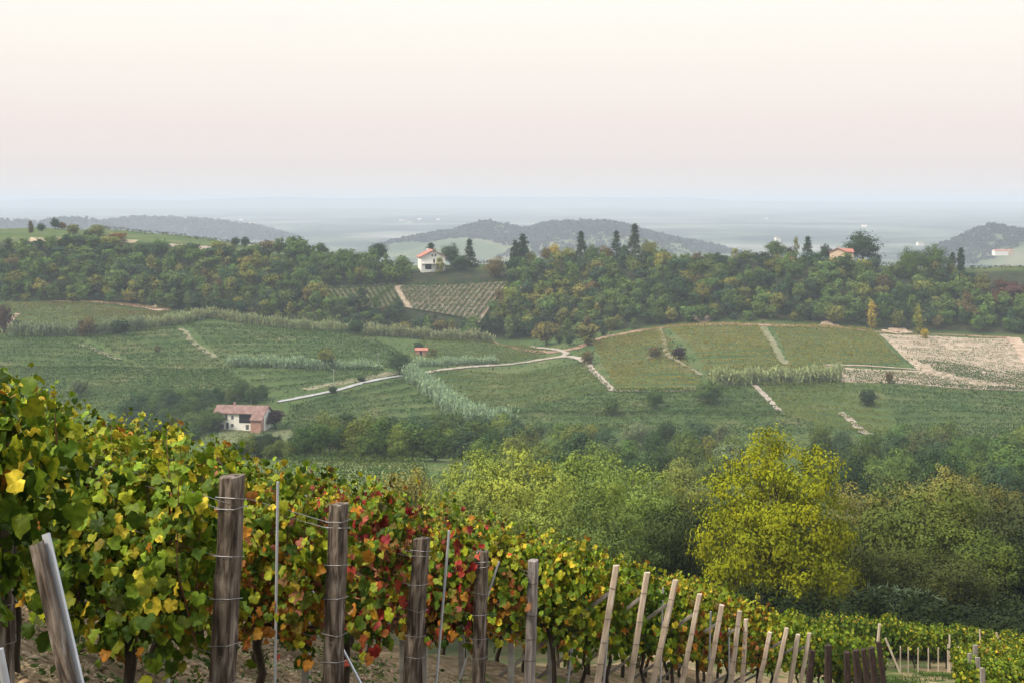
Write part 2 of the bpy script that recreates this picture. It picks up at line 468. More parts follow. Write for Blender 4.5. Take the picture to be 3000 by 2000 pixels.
def strip(name, pts, width, mat, lift=.3, dmin=150, step=2.0):
    """road or track along photo points"""
    W = [hit(px, py, dmin=dmin) for px, py in pts]
    C = []
    for i in range(len(W) - 1):
        n = max(2, int((W[i + 1] - W[i]).length / step))
        for k in range(n): C.append(W[i].lerp(W[i + 1], k / n))
    C.append(W[-1])
    X = np.array([c.x for c in C]); Y = np.array([c.y for c in C])
    if len(X) > 8:
        for _ in range(6):
            X[1:-1] = (X[:-2] + 2 * X[1:-1] + X[2:]) / 4; Y[1:-1] = (Y[:-2] + 2 * Y[1:-1] + Y[2:]) / 4
    tx = np.gradient(X); ty = np.gradient(Y); l = np.hypot(tx, ty) + 1e-9
    nx, ny = -ty / l, tx / l
    rr = np.random.RandomState(len(pts) + int(pts[0][0]))
    width = width * .8
    wl = width * (1 + .18 * rr.normal(size=len(X))); wr = width * (1 + .18 * rr.normal(size=len(X)))
    V = []
    for s_ in (-.5, 0, .5):
        w = np.where(s_ < 0, wl, wr)
        x = X + nx * s_ * w; y = Y + ny * s_ * w
        V.append(np.stack([x, y, H(x, y) + lift], -1))
    V = np.stack(V, 1).reshape(-1, 3)
    ii = np.arange(len(V)).reshape(-1, 3)
    q = np.concatenate([np.stack([ii[:-1, k], ii[:-1, k + 1], ii[1:, k + 1], ii[1:, k]], -1) for k in (0, 1)])
    return tag(link(name, np_mesh(name, V, [q], [mat], smooth=True)), kind='structure')

# ------------------------------------------------------------------ leaf and tree building
def quads_from(Pc, N, A, L, Wd, fold=0.0):
    """rhombic leaf sprays: centres, normals, long axis, length, width"""
    N = N / (np.linalg.norm(N, axis=1, keepdims=True) + 1e-9)
    A = A - N * (A * N).sum(1, keepdims=True)
    A = A / (np.linalg.norm(A, axis=1, keepdims=True) + 1e-9)
    B = np.cross(N, A)
    L = L[:, None]; Wd = Wd[:, None]
    v = np.stack([Pc - A * L * .5, Pc + B * Wd * .5 - A * L * .05 + N * L * .06, Pc + A * L * .5 - N * L * .08, Pc - B * Wd * .5 - A * L * .05 + N * L * .06], 1)
    return v.reshape(-1, 3), np.arange(len(Pc) * 4).reshape(-1, 4)

def crown(seed, Ht, Wt, tf=.2, ncl=120, nl=80, ls=.2, cr_=.5, lobes=9, kind='round', droop=.25, asp=.5, ow=.5, nw=.55, low=False, k0=.60):
    """returns V, quads, tint, cluster centres"""
    r = np.random.RandomState(seed)
    cz = Ht * (tf + (1 - tf) * .5); az = Ht * (1 - tf) * .5
    C = []
    if kind == 'round':
        lb = r.normal(size=(lobes, 3)); lb[:, 2] *= .8; lb /= np.linalg.norm(lb, axis=1, keepdims=True)
        while len(C) < ncl:
            d = r.normal(size=3); d /= np.linalg.norm(d)
            k = k0 + (1.02 - k0) * max(0, (lb @ d).max()) ** 5
            rad = k * r.rand() ** .42
            p = np.array([d[0] * Wt / 2, d[1] * Wt / 2, d[2] * az]) * rad
            if low:
                zz = abs(d[2]); p[:2] *= (1 - zz ** (3.2 if d[2] < 0 else 2.3)) ** .5 / max(.12, (1 - zz * zz) ** .5)
            elif p[2] < 0: p[:2] *= 1 - .25 * (-p[2] / az)
            C.append(p + [0, 0, cz])
    elif kind == 'column':
        while len(C) < ncl:
            z = r.rand(); w = (math.sin(math.pi * min(1, z * 1.02 + .03)) ** .6) * (1 - .45 * z)
            t = r.rand() * 6.283; rad = w * Wt / 2 * r.rand() ** .4
            C.append([math.cos(t) * rad, math.sin(t) * rad, Ht * (tf + (1 - tf) * z)])
    else:   # cone
        while len(C) < ncl:
            z = r.rand() ** 1.5; w = (1 - z) ** 1.05 * (.88 + .12 * math.cos(z * 62))
            t = r.rand() * 6.283; rad = w * Wt / 2 * (r.rand() ** .3)
            C.append([math.cos(t) * rad, math.sin(t) * rad, Ht * (tf + (1 - tf) * z) - rad * .18])
    C = np.array(C)
    n = ncl * nl
    ci = np.repeat(np.arange(ncl), nl)
    csz = r.uniform(.6, 1.3, ncl)[ci][:, None]
    off = r.normal(size=(n, 3)) * cr_ * csz * np.array([1, 1, .62])
    Pc = C[ci] + off
    o1 = C[ci] - [0, 0, cz]; o1 = o1 / (np.linalg.norm(o1, axis=1, keepdims=True) + 1e-6)
    o2 = off / (np.linalg.norm(off, axis=1, keepdims=True) + 1e-6)
    out = o1 * .45 + o2 * .85
    N = out * ow + r.normal(size=(n, 3)) * nw + [0, 0, .45]
    A = r.normal(size=(n, 3)) + off / cr_ * .5 - [0, 0, droop]
    L = ls * r.uniform(.6, 1.5, n)
    V, Q = quads_from(Pc, N, A, L, L * asp * r.uniform(.7, 1.3, n))
    hue = np.clip(r.beta(1.4, 2.2, ncl)[ci] + r.normal(0, .06, n), 0, 1)
    br = np.clip(r.normal(.5, .05, n) + r.normal(0, .15, ncl)[ci], 0, 1)
    T = np.repeat(np.stack([hue, br, br * 0], -1), 4, 0)
    return V, Q, T, C

def limbs(seed, Ht, C, tf, r0, nb=16):
    r = random.Random(seed)
    mb = MB()
    top = Ht * .8
    lean = (r.uniform(-.05, .05) * Ht, r.uniform(-.05, .05) * Ht)
    def tr(z): s = z / top; return Vector((lean[0] * s * s, lean[1] * s * s, z))
    mb.tube([tr(-.5)] + [tr(top * k / 6) for k in range(7)], [r0 * 1.3] + [r0 * (1.2 - k * .175) for k in range(7)], 7)
    for c in r.sample(list(C), min(nb, len(C))):
        c = Vector(c)
        z0 = max(Ht * tf * .6, min(top * .9, c.z * r.uniform(.45, .75)))
        a = tr(z0); m_ = a.lerp(c, .5) + Vector((0, 0, .06 * Ht * r.uniform(-.3, 1)))
        rr = r0 * r.uniform(.3, .5) * (1.1 - z0 / Ht)
        mb.tube([a, a.lerp(m_, .5) + Vector((0, 0, .01 * Ht)), m_, c], [rr, rr * .8, rr * .55, rr * .2], 5, cap=False)
    return mb

TREE = {}
def make_tree(key, seed, Ht, Wt, tf, ncl, nl, ls, cr_, r0, nb, kind='round', lobes=9, trunk=None, one=False, droop=.25, asp=.5, ow=.5, nw=.55, low=False, k0=.60):
    V, Q, T, C = crown(seed, Ht, Wt, tf, ncl, nl, ls, cr_, lobes, kind, droop, asp, ow, nw, low, k0)
    mb = limbs(seed, Ht, C, tf, r0, nb)
    if one:
        tv = np.array([tuple(v) for v in mb.V]); k = len(V)
        f4 = np.array([f for f in mb.F if len(f) == 4]) + k
        me = np_mesh(key, np.concatenate([V, tv]), [Q, f4], [M_LEAF, trunk or M_TRUNK], np.concatenate([T, np.full((len(tv), 3), .4)]),
                     np.concatenate([np.zeros(len(Q)), np.ones(len(f4))]))
        TREE[key] = (me, None, Ht, Wt)
    else:
        TREE[key] = (np_mesh(key + '_crown', V, [Q], [M_LEAF], T), mb.mesh(key + '_trunk', [trunk or M_TRUNK], True), Ht, Wt)
RAW = {}

def plant_tree(key, base, ht, wd, color, name, label, cat='tree', group=None, rz=None):
    me, tm, H0, W0 = TREE[key]
    rz = random.uniform(0, 6.28) if rz is None else rz
    s = (wd / W0, wd / W0, ht / H0)
    if tm is None:
        o = link(name, me, loc=base); o.rotation_euler.z = rz; o.scale = s; o.color = (*color, 1)
        return tag(o, label, cat, group)
    e = empty(name, base, rz); e.scale = s
    t = link('trunk', tm, e)
    c = link('crown', me, e); c.color = (*color, 1)
    return tag(e, label, cat, group)
# ------------------------------------------------------------------ far plain: hills beyond the crest
M_HILL = noise_mat('hill_slope', [(.34, (.035, .055, .03)), (.46, (.06, .085, .042)), (.56, (.09, .11, .05)), (.68, (.14, .13, .08))], .007, .95, detail=9, obj_coord=False)
M_HILLWOOD = noise_mat('hill_wood', [(.34, (.012, .022, .015)), (.5, (.025, .04, .024)), (.66, (.05, .065, .035))], .02, .95, detail=9, obj_coord=False)
M_MOUNT = noise_mat('mountain_slope', [(.3, (.05, .06, .05)), (.7, (.11, .11, .09))], .001, .95, detail=6, obj_coord=False)

def ridge(name, prof, d, thick, mat, nz, zb=-125, foot=None):
    px = np.array([p[0] for p in prof], float); py = np.array([p[1] for p in prof], float)
    n = 140; m = 34
    u = np.linspace(px[0], px[-1], n)
    z = -(np.interp(u, px, py) - HZ) / F * d
    K = np.exp(-np.linspace(-2, 2, 5) ** 2); K /= K.sum()
    z = np.convolve(np.pad(z, 2, mode='edge'), K, 'valid')
    r = np.random.RandomState(int(d))
    V = np.zeros((m, n, 3))
    for j in range(m):
        s = j / (m - 1) * 2 - 1                      # -1 front foot .. 0 crest .. 1 back foot
        y = d + s * thick * (1 + .12 * np.sin(u / 130 + d) + .06 * np.sin(u / 47))
        x = (u - 1500) / F * d + s * thick * .25 * np.sin(u / 200 + 1)
        w = (1 - abs(s)) ** 1.15 if s < 0 else (1 - s) ** 1.3
        zz = zb + (z - zb) * w
        zz = zz + nz * np.sin(x / (thick * .12) + s * 5) * (1 - abs(s)) * abs(s) * 2 + nz * .6 * np.sin(x / (thick * .05) - s * 9) * (1 - abs(s)) * abs(s) * 2
        V[j] = np.stack([x, y, zz], -1)
    ii = np.arange(m * n).reshape(m, n)
    q = np.stack([ii[:-1, :-1], ii[:-1, 1:], ii[1:, 1:], ii[1:, :-1]], -1).reshape(-1, 4)
    o = link(name, np_mesh(name, V.reshape(-1, 3), [q], [mat], smooth=True))
    tag(o, kind='structure')
    return V

def hill_wood(V, n, seed, size, s_lo=.05, s_hi=1.0, name='distant_woodland', px_lo=0, px_hi=1.0, col=(.018, .032, .024)):
    """leaf clumps of the unbroken wood that covers a far hill"""
    r = np.random.RandomState(seed)
    m, k, _ = V.shape
    mid = (m - 1) / 2
    js = (mid * (s_lo + (s_hi - s_lo) * r.rand(n) ** .8)) + .0
    is_ = (px_lo + (px_hi - px_lo) * r.rand(n)) * (k - 1)
    j = np.clip(js.astype(int), 0, m - 2); i = np.clip(is_.astype(int), 0, k - 2)
    a = (js - j)[:, None]; b = (is_ - i)[:, None]
    B = V[j, i] * (1 - a) * (1 - b) + V[j + 1, i] * a * (1 - b) + V[j, i + 1] * (1 - a) * b + V[j + 1, i + 1] * a * b
    q = 15
    sz = size * r.uniform(.55, 1.35, n)
    ci = np.repeat(np.arange(n), q)
    d = r.normal(size=(n * q, 3)); d /= np.linalg.norm(d, axis=1, keepdims=True); d[:, 2] = np.abs(d[:, 2])
    Pc = B[ci] + d * (sz[ci] * r.uniform(.55, 1, n * q))[:, None] * [.75, .75, .8]
    N = d + r.normal(size=d.shape) * .4
    A = r.normal(size=d.shape)
    L = sz[ci] * r.uniform(.45, .8, n * q)
    Vv, Q = quads_from(Pc, N, A, L, L * .7)
    base = np.array(col) * (r.uniform(.6, 1.5, (n, 1)) * (1 + r.normal(0, .12, (n, 3))))
    T = np.repeat(np.clip(base[ci] * r.uniform(.8, 1.2, (n * q, 1)), 0, 1), 4, 0)
    o = link(name, np_mesh(name, Vv, [Q], [M_ROWLEAF], T))
    return o

ridge('mountains', [(-900, 592), (-300, 588), (0, 588), (150, 581), (300, 584), (560, 587), (700, 579), (830, 576), (1000, 581), (1300, 575), (1500, 578), (1700, 576), (1850, 579), (2000, 577), (2150, 588), (2500, 592), (2700, 591), (3100, 593), (3900, 592)], 14600, 1100, M_MOUNT, 14, -70)
ridge('far_hills', [(700, 720), (860, 690), (950, 682), (1000, 674), (1100, 682), (1250, 690), (1500, 690), (1900, 692), (2050, 702), (2200, 690), (2330, 686), (2450, 694), (2560, 700), (2620, 690), (2680, 702), (2780, 712), (2900, 730), (3200, 740)], 5600, 620, M_HILLWOOD, 18)
V1 = ridge('left_hills', [(-500, 650), (-200, 640), (0, 642), (100, 648), (200, 637), (270, 642), (330, 658), (420, 690), (520, 740)], 3700, 520, M_HILLWOOD, 14)
V2 = ridge('long_hill', [(120, 720), (230, 668), (320, 647), (400, 636), (500, 637), (640, 648), (750, 664), (860, 690), (930, 720), (1000, 750)], 4300, 620, M_HILLWOOD, 16)
V3 = ridge('middle_hill', [(1020, 760), (1140, 716), (1230, 694), (1290, 682), (1340, 676), (1385, 656), (1430, 648), (1480, 658), (1530, 672), (1570, 664), (1620, 652), (1700, 649), (1780, 650), (1830, 660), (1880, 676), (1950, 693), (2050, 714), (2130, 735), (2200, 760)], 3200, 640, M_HILL, 13)
V4 = ridge('right_hill', [(2600, 780), (2740, 730), (2800, 702), (2860, 672), (2905, 656), (2950, 668), (3000, 676), (3120, 668), (3300, 690), (3600, 730)], 2700, 500, M_HILL, 12)
for o, lab in ((hill_wood(V1, 2600, 1, 9, .3), 'blue-green wood covering the far hill at the left edge'),
               (hill_wood(V2, 4200, 2, 10, .15), 'blue-green wood covering the long far hill behind the left ridge'),
               (hill_wood(V3, 2800, 3, 9, .64, 1.02, px_lo=.1, px_hi=.98), 'dark wood along the top of the middle far hill'),
               (hill_wood(V3, 900, 6, 8, .3, .8, px_lo=.45, px_hi=.9), 'dark wood down the shaded side of the middle far hill'),
               (hill_wood(V4, 1900, 4, 8.5, .55, 1.02, px_lo=.08, px_hi=.95), 'dark wood on the top of the far hill at the right edge')):
    tag(o, lab, 'woodland', kind='stuff')

# ------------------------------------------------------------------ tree kinds
OLIVE = (.115, .135, .032); GREEN = (.055, .100, .028); DARK = (.024, .050, .020); BLUE = (.038, .075, .042)
YEL = (.30, .25, .028); YGREEN = (.15, .165, .03); RUST = (.15, .085, .03); BROWN = (.10, .085, .038); GREY = (.10, .14, .07); GOLD = (.27, .225, .04); PURPLE = (.028, .016, .024)
for k in range(4):
    make_tree('wood%d' % k, 100 + k, 9, 7.4, .04, 30, 26, .95, .8, .2, 5, lobes=6, ow=1.3, nw=.35)
make_tree('wood4', 110, 9, 5.2, .06, 30, 18, .9, .75, .16, 5, kind='column', ow=1.2, nw=.35)
for k in range(4):
    make_tree('mid%d' % k, 200 + k, 10, 8.4, .02, 85, 64, .46, .82, .22, 22, lobes=10, ow=1.5, nw=.18, low=True)
make_tree('mid4', 210, 11, 6, .16, 90, 40, .48, .6, .2, 24, lobes=6)
make_tree('birch', 220, 12, 6, .35, 70, 40, .42, .55, .17, 26, trunk=M_PALETRUNK, lobes=7)
for k in range(3):
    make_tree('acacia%d' % k, 300 + k, 11, 9, .06, 190, 130, .20, .60, .26, 46, lobes=15, asp=.5, ow=1.5, nw=.17, low=True, k0=.68)
make_tree('oak0', 310, 11, 9, .0, 190, 130, .22, .66, .30, 30, lobes=14, asp=.6, ow=1.5, nw=.17, low=True, k0=.70)
make_tree('yellow', 320, 11.6, 9.2, .0, 360, 130, .175, .48, .24, 80, lobes=26, asp=.5, droop=.45, ow=1.5, nw=.16, low=True, k0=.74)
make_tree('cone', 400, 12, 5.6, .02, 170, 18, .55, .32, .16, 4, kind='cone', droop=.8, asp=.35)
make_tree('cypress', 401, 11, 4.2, .02, 110, 20, .65, .38, .14, 3, kind='column')
make_tree('shrub', 402, 3.4, 4.4, 0., 46, 26, .42, .42, .06, 8, lobes=6)

# ------------------------------------------------------------------ vineyards on the far slope
def row_leaves(pts, hgt, wid, per_m, ls, base, rnd, sc_=.12, up=.15):
    """leaf sprays of one row along (n,3) points"""
    seg = np.linalg.norm(np.diff(pts, axis=0), axis=1); tot = seg.sum()
    n = max(6, int(tot * per_m))
    t = np.sort(rnd.rand(n)) * tot
    cs = np.concatenate([[0], np.cumsum(seg)])
    X = np.stack([np.interp(t, cs, pts[:, k]) for k in range(3)], -1)
    d = pts[-1] - pts[0]; d = d / (np.linalg.norm(d) + 1e-9); side = np.array([-d[1], d[0], 0.])
    w = rnd.normal(0, .38, n)[:, None] * wid
    h = (up + (1 - up) * rnd.rand(n) ** .7) * hgt * (1 + .12 * np.sin(t * 1.1) + rnd.normal(0, .03, n))
    Pc = X + side * w; Pc[:, 2] += h
    N = side * np.sign(w) * .7 + rnd.normal(size=(n, 3)) * .5 + [0, 0, .6]
    L = ls * rnd.uniform(.6, 1.4, n)
    V, Q = quads_from(Pc, N, rnd.normal(size=(n, 3)) + d * .6, L, L * .65)
    base = np.asarray(base)
    c = base * rnd.uniform(1 - sc_, 1 + sc_, (n, 1)) * (1 + rnd.normal(0, .05, (n, 3)))
    pat = (.5 + .5 * np.sin(X[:, 0] / 9.0 + np.sin(X[:, 1] / 7.0) * 2) * np.sin(X[:, 1] / 11.0 + X[:, 0] / 31.0))[:, None]
    c = c * (1 - pat * .25) + np.array([.16, .12, .03]) * pat * .25
    return V, Q, np.repeat(np.clip(c, .004, 1), 4, 0)

def merge(parts):
    Vs, Qs, Ts = [], [], []; b = 0
    for V, Q, T in parts:
        Vs.append(V); Qs.append(Q + b); Ts.append(T); b += len(V)
    return np.concatenate(Vs), np.concatenate(Qs), np.concatenate(Ts)

FIELDS = []
def vine_block(quad, label, base, spacing=7.2, per_m=20, hgt=1.5, wid=.55, ls=.48, gaps=0.0, dmin=200, name='vineyard', bow=0.0):
    FIELDS.append(quad)
    tl, tr, br, bl = [np.array(hit(*c, dmin=dmin)) for c in quad]
    depth = (np.linalg.norm(tl - bl) + np.linalg.norm(tr - br)) / 2
    n = max(2, int(depth / spacing)); rnd = np.random.RandomState(int(quad[0][0] + quad[2][1]))
    parts = []
    for i in range(n + 1):
        t = (i + rnd.uniform(-.1, .1)) / n
        a = tl * (1 - t) + bl * t; b = tr * (1 - t) + br * t
        m = max(3, int(np.linalg.norm(b - a) / 3))
        s = np.linspace(0, 1, m)[:, None]
        pts = a * (1 - s) + b * s
        pts[:, 1] += bow * np.sin(np.linspace(0, math.pi, m))
        pts[:, 2] = H(pts[:, 0], pts[:, 1])
        if gaps:
            k0 = 0
            while k0 < m - 1:
                k1 = min(m - 1, k0 + rnd.randint(1, 4))
                if rnd.rand() > gaps: parts.append(row_leaves(pts[k0:k1 + 1], hgt, wid, per_m, ls, base, rnd))
                k0 = k1
        else:
            parts.append(row_leaves(pts, hgt, wid, per_m, ls, base, rnd))
    V, Q, T = merge(parts)
    return tag(link(name, np_mesh(name, V, [Q], [M_ROWLEAF], T)), label, 'vineyard', kind='stuff')

FG = (.033, .082, .017); FO = (.105, .138, .022); FY = (.235, .205, .034); FR = (.14, .125, .034)
vine_block([(30, 896), (500, 908), (470, 955), (30, 975)], 'small olive vineyard between the left wood and the cane belt', FR)
vine_block([(-160, 992), (225, 1000), (420, 1088), (-160, 1088)], 'green vineyard rows left of the upper grassy track', FG)
vine_block([(245, 995), (522, 968), (672, 1088), (440, 1088)], 'green vineyard rows between the two grassy tracks on the left', FG)
vine_block([(-160, 1092), (672, 1092), (800, 1180), (-160, 1215)], 'dark green vineyard rows above the valley grove', FG, 4.6)
vine_block([(545, 955), (1075, 978), (1215, 1062), (655, 1070)], 'green vineyard rows below the long cane belt', FG)
vine_block([(660, 1084), (1150, 1074), (1110, 1100), (780, 1148)], 'narrow green vineyard above the pale road', FG)
vine_block([(1230, 995), (1545, 1018), (1600, 1042), (1250, 1066)], 'green vineyard patch beside the red-roofed hut', FO)
vine_block([(1262, 1094), (1715, 1068), (1790, 1144), (1385, 1215)], 'broad olive vineyard below the bend of the pale road', FO)
vine_block([(1790, 1150), (2210, 1146), (2290, 1212), (1400, 1216)], 'green vineyard at the foot of the slope', FG)
vine_block([(1450, 1217), (2290, 1214), (2420, 1265), (1560, 1275)], 'dark green vineyard along the valley floor', FG)
vine_block([(850, 1202), (1185, 1118), (1320, 1225), (820, 1262)], 'green vineyard between the pale road and the diagonal cane belt', FG)
vine_block([(1735, 1010), (1925, 966), (2070, 1142), (1800, 1142)], 'yellowing vineyard right of the pale dirt track', FY)
vine_block([(1950, 962), (2225, 957), (2285, 1064), (2062, 1080)], 'yellow-green vineyard below the sandy scar', FY)
vine_block([(2262, 960), (2555, 972), (2640, 1065), (2312, 1068)], 'yellow-green vineyard next to the pale young vineyard', FY)
vine_block([(2058, 1086), (2310, 1074), (2420, 1078), (2080, 1125)], 'strip of yellow-green vines above the short cane belt', FY)
vine_block([(2225, 1132), (2575, 1122), (2640, 1275), (2300, 1220)], 'olive vineyard under the short cane belt', FO)
vine_block([(2575, 1122), (3120, 1150), (3120, 1275), (2650, 1285)], 'dark olive vineyard at the lower right of the far slope', FG)
M_CHALK = noise_mat('pale_soil', [(.3, (.16, .12, .078)), (.5, (.26, .205, .145)), (.7, (.37, .305, .235))], .35, .95, detail=8, obj_coord=False)
M_TRACK = noise_mat('dirt_track', [(.3, (.15, .12, .085)), (.5, (.25, .215, .17)), (.7, (.34, .30, .26))], .5, .95, detail=7, obj_coord=False)
M_GRASSTRACK = noise_mat('grass_track', [(.3, (.07, .085, .035)), (.5, (.13, .13, .065)), (.7, (.22, .19, .135))], .4, .95, detail=7, obj_coord=False)
M_ROAD = noise_mat('pale_road', [(.3, (.2, .2, .19)), (.7, (.30, .30, .29))], .5, .9, obj_coord=False)
M_BANK = noise_mat('earth_bank', [(.3, (.10, .055, .035)), (.5, (.22, .13, .085)), (.7, (.36, .26, .19))], .35, .95, detail=8, obj_coord=False)
M_SCAR = noise_mat('sand_scar', [(.3, (.2, .135, .085)), (.5, (.31, .23, .16)), (.7, (.4, .32, .25))], .3, .95, detail=7, obj_coord=False)
sheet('pale_field', [(2572, 978), (2965, 992), (3080, 1150), (2690, 1086)], M_CHALK, .1)
sheet('pale_field', [(2410, 1070), (2690, 1086), (3080, 1150), (2470, 1120)], M_CHALK, .06)
vine_block([(2600, 990), (2945, 1000), (3030, 1100), (2690, 1060)], 'sparse young vines on the pale chalky field', FG, 4.6, 9, .9, .7, .36, gaps=.25)
vine_block([(2690, 1062), (3030, 1100), (3080, 1148), (2750, 1092)], 'denser young vines at the foot of the pale field', (.05, .095, .03), 3.4, 18, 1.1, .9, .45, gaps=.08)
vine_block([(2450, 1084), (2690, 1096), (3040, 1148), (2500, 1114)], 'ragged young vines on the narrow pale field', (.05, .095, .03), 3.6, 14, .9, .7, .36, gaps=.18)

# striped hillside vineyard under the white house: every row is a thing of its own
sheet('pale_field', [(1150, 836), (1488, 824), (1405, 946), (1190, 900)], M_CHALK, .08)
sheet('pale_field', [(905, 850), (1150, 836), (1190, 900), (960, 908)], M_GRASSTRACK, .05)
def hill_row(a, b, base, label, group, seed):
    A = np.array(hit(*a, dmin=400)); B = np.array(hit(*b, dmin=400))
    s = np.linspace(0, 1, 12)[:, None]
    pts = A * (1 - s) + B * s; pts[:, 2] = H(pts[:, 0], pts[:, 1])
    V, Q, T = row_leaves(pts - A, 1.5, 1.15, 34, .48, base, np.random.RandomState(seed), up=.02)
    e = empty('vine_row', A)
    link('foliage', np_mesh('foliage', V, [Q], [M_ROWLEAF], T), e)
    return tag(e, label, 'vine row', group)
k = 0
for i in range(21):
    xt = 1160 + i * 16
    s = (xt - 1160) / 326
    xb = xt - 75 - 14 * s
    yb = 888 + 56 * s
    a = (xt, 838 - 12 * s); b = [xb, yb]
    # cut at the pale boundary strip on the left
    for q in np.linspace(0, 1, 30):
        x = xt + (xb - xt) * q; y = a[1] + (yb - a[1]) * q
        if x < 1162 + (y - 836) * .62: break
        b = (x, y)
    if b[1] - a[1] > 8:
        hill_row(a, b, (.042, .105, .03), 'dark vine row running downhill over pale soil below the white house', 'vine rows on the striped hillside vineyard', 500 + i)
for i in range(15):
    xt = 925 + i * 15.5
    a = (xt, 850 - (xt - 925) * .06); b = (xt + 38, 905)
    hill_row(a, b, (.045, .085, .03), 'vine row running downhill on grassy soil left of the striped vineyard', 'vine rows left of the striped vineyard', 600 + i)

# ------------------------------------------------------------------ roads and tracks
strip('road', [(815, 1178), (880, 1166), (950, 1152), (1000, 1141), (1060, 1122), (1120, 1110), (1180, 1101)], 2.3, M_ROAD, .3)
strip('road', [(1248, 1093), (1280, 1085), (1340, 1080), (1420, 1072), (1500, 1066), (1580, 1056), (1640, 1046), (1668, 1040), (1650, 1030), (1600, 1022), (1552, 1016)], 3.0, M_TRACK, .3)
strip('path', [(1560, 1058), (1620, 1050), (1660, 1042), (1700, 1050), (1722, 1068)], 3.5, M_TRACK, .3)
strip('path', [(1720, 1066), (1745, 1095), (1770, 1120), (1795, 1146)], 3.0, M_TRACK, .3)
strip('path', [(1795, 1146), (1900, 1147), (2050, 1145), (2120, 1138)], 2.0, M_GRASSTRACK, .3)
strip('path', [(1932, 965), (1945, 1000), (1953, 1040), (2000, 1068), (2055, 1100)], 2.6, M_GRASSTRACK, .3)
strip('path', [(1895, 1050), (1950, 1044), (1980, 1052)], 2.6, M_TRACK, .3)
strip('path', [(2235, 958), (2260, 1000), (2285, 1050), (2310, 1070)], 4.0, M_GRASSTRACK, .3)
strip('path', [(2410, 1070), (2550, 1072), (2690, 1084)], 2.2, M_CHALK, .3)
strip('path', [(2208, 1128), (2240, 1158), (2285, 1206)], 2.5, M_TRACK, .3)
strip('path', [(2462, 1208), (2500, 1238), (2550, 1275)], 3.0, M_TRACK, .3)
strip('path', [(2965, 990), (3000, 1040), (3060, 1100)], 7, M_SCAR, .3)
strip('path', [(230, 1010), (300, 1035), (350, 1055)], 3.5, M_GRASSTRACK, .3)
strip('path', [(530, 965), (560, 1000), (630, 1050)], 3.5, M_GRASSTRACK, .3)
strip('path', [(890, 1140), (960, 1128), (1060, 1110), (1150, 1092)], 6, M_GRASSTRACK, .1)
strip('path', [(15, 965), (30, 940), (55, 918)], 3, M_CHALK, .3)
strip('earth_bank', [(1430, 1000), (1500, 1015), (1600, 1035), (1690, 1022), (1780, 985), (1900, 962), (2000, 952), (2200, 952), (2450, 958), (2560, 970), (2700, 975), (2960, 988)], 5.0, M_BANK, .1)
strip('earth_bank', [(150, 886), (300, 890), (420, 897), (500, 908)], 5.0, M_BANK, .1)
strip('grass_field', [(80, 702), (250, 700), (400, 708)], 11, noise_mat('dry_grass', [(.3, (.2, .16, .09)), (.7, (.36, .29, .19))], .3, .95, obj_coord=False), .1, 600)
strip('grass_field', [(500, 720), (580, 724), (650, 732)], 9, noise_mat('ploughed', [(.3, (.19, .15, .11)), (.7, (.3, .25, .2))], .3, .95, obj_coord=False), .1, 600)
for q, s in (((2060, 932), 9), ((2430, 950), 8), ((2630, 968), 10), ((460, 902), 6), ((1515, 838), 5)):
    strip('earth_bank', [(q[0] - s * 2.4, q[1] + 8), (q[0], q[1]), (q[0] + s * 2.4, q[1] + 9)], s, M_SCAR, .25, step=1.0)

# ------------------------------------------------------------------ cane belts
def cane_belt(pts, label, n, hgt, wid, base, seed, dmin=200):
    r = np.random.RandomState(seed)
    W = np.array([hit(px, py, dmin=dmin) for px, py in pts])
    seg = np.linalg.norm(np.diff(W, axis=0), axis=1); cs = np.concatenate([[0], np.cumsum(seg)])
    t = r.rand(n) * cs[-1]
    X = np.stack([np.interp(t, cs, W[:, k]) for k in range(3)], -1)
    X[:, :2] += r.normal(0, wid * .35, (n, 2))
    X[:, 2] = H(X[:, 0], X[:, 1])
    h = hgt * r.uniform(.7, 1.2, n) * (1 + .18 * np.sin(t * .55) + .1 * np.sin(t * 1.7))
    q = 7; ci = np.repeat(np.arange(n), q)
    f = r.uniform(.1, 1, n * q)
    lean = r.normal(0, .12, (n, 2))
    Pc = X[ci].copy(); Pc[:, 2] += f * h[ci]; Pc[:, :2] += lean[ci] * (f * h[ci])[:, None] + r.normal(0, .14, (n * q, 2))
    A = np.stack([r.normal(0, .5, n * q), r.normal(0, .5, n * q), np.full(n * q, .9)], -1)
    N = r.normal(size=(n * q, 3)); N[:, 2] *= .3; N[:, 2] += .2
    L = r.uniform(.7, 1.5, n * q) * hgt / 3.2
    V, Q = quads_from(Pc, N, A, L, L * .2)
    c = np.array(base) * r.uniform(.65, 1.35, (n, 1))[ci] * (.8 + .4 * f[:, None])
    o = link('reeds', np_mesh('reeds', V, [Q], [M_ROWLEAF], np.repeat(np.clip(c, 0, 1), 4, 0)))
    return tag(o, label, 'cane belt', kind='stuff')
CB = (.24, .33, .19); CY = (.24, .27, .125)
cane_belt([(1195, 1103), (1240, 1130), (1290, 1170), (1340, 1208), (1395, 1232), (1490, 1238)], 'pale blue-green cane belt running diagonally down to the grove', 2400, 4.0, 4.6, CB, 11)
cane_belt([(2085, 1128), (2200, 1125), (2330, 1122), (2462, 1114)], 'short pale cane belt in front of the pale field', 1100, 4.6, 3.0, (.29, .33, .15), 12)
cane_belt([(40, 985), (130, 985), (250, 982), (330, 975), (420, 965)], 'dull green cane belt at the left edge of the slope', 1000, 4.4, 3.0, (.17, .21, .11), 13)
cane_belt([(420, 962), (520, 950), (600, 930), (650, 935), (750, 952), (900, 967), (1050, 975)], 'long pale cane belt along the foot of the left wood', 1700, 3.9, 3.0, CY, 14)
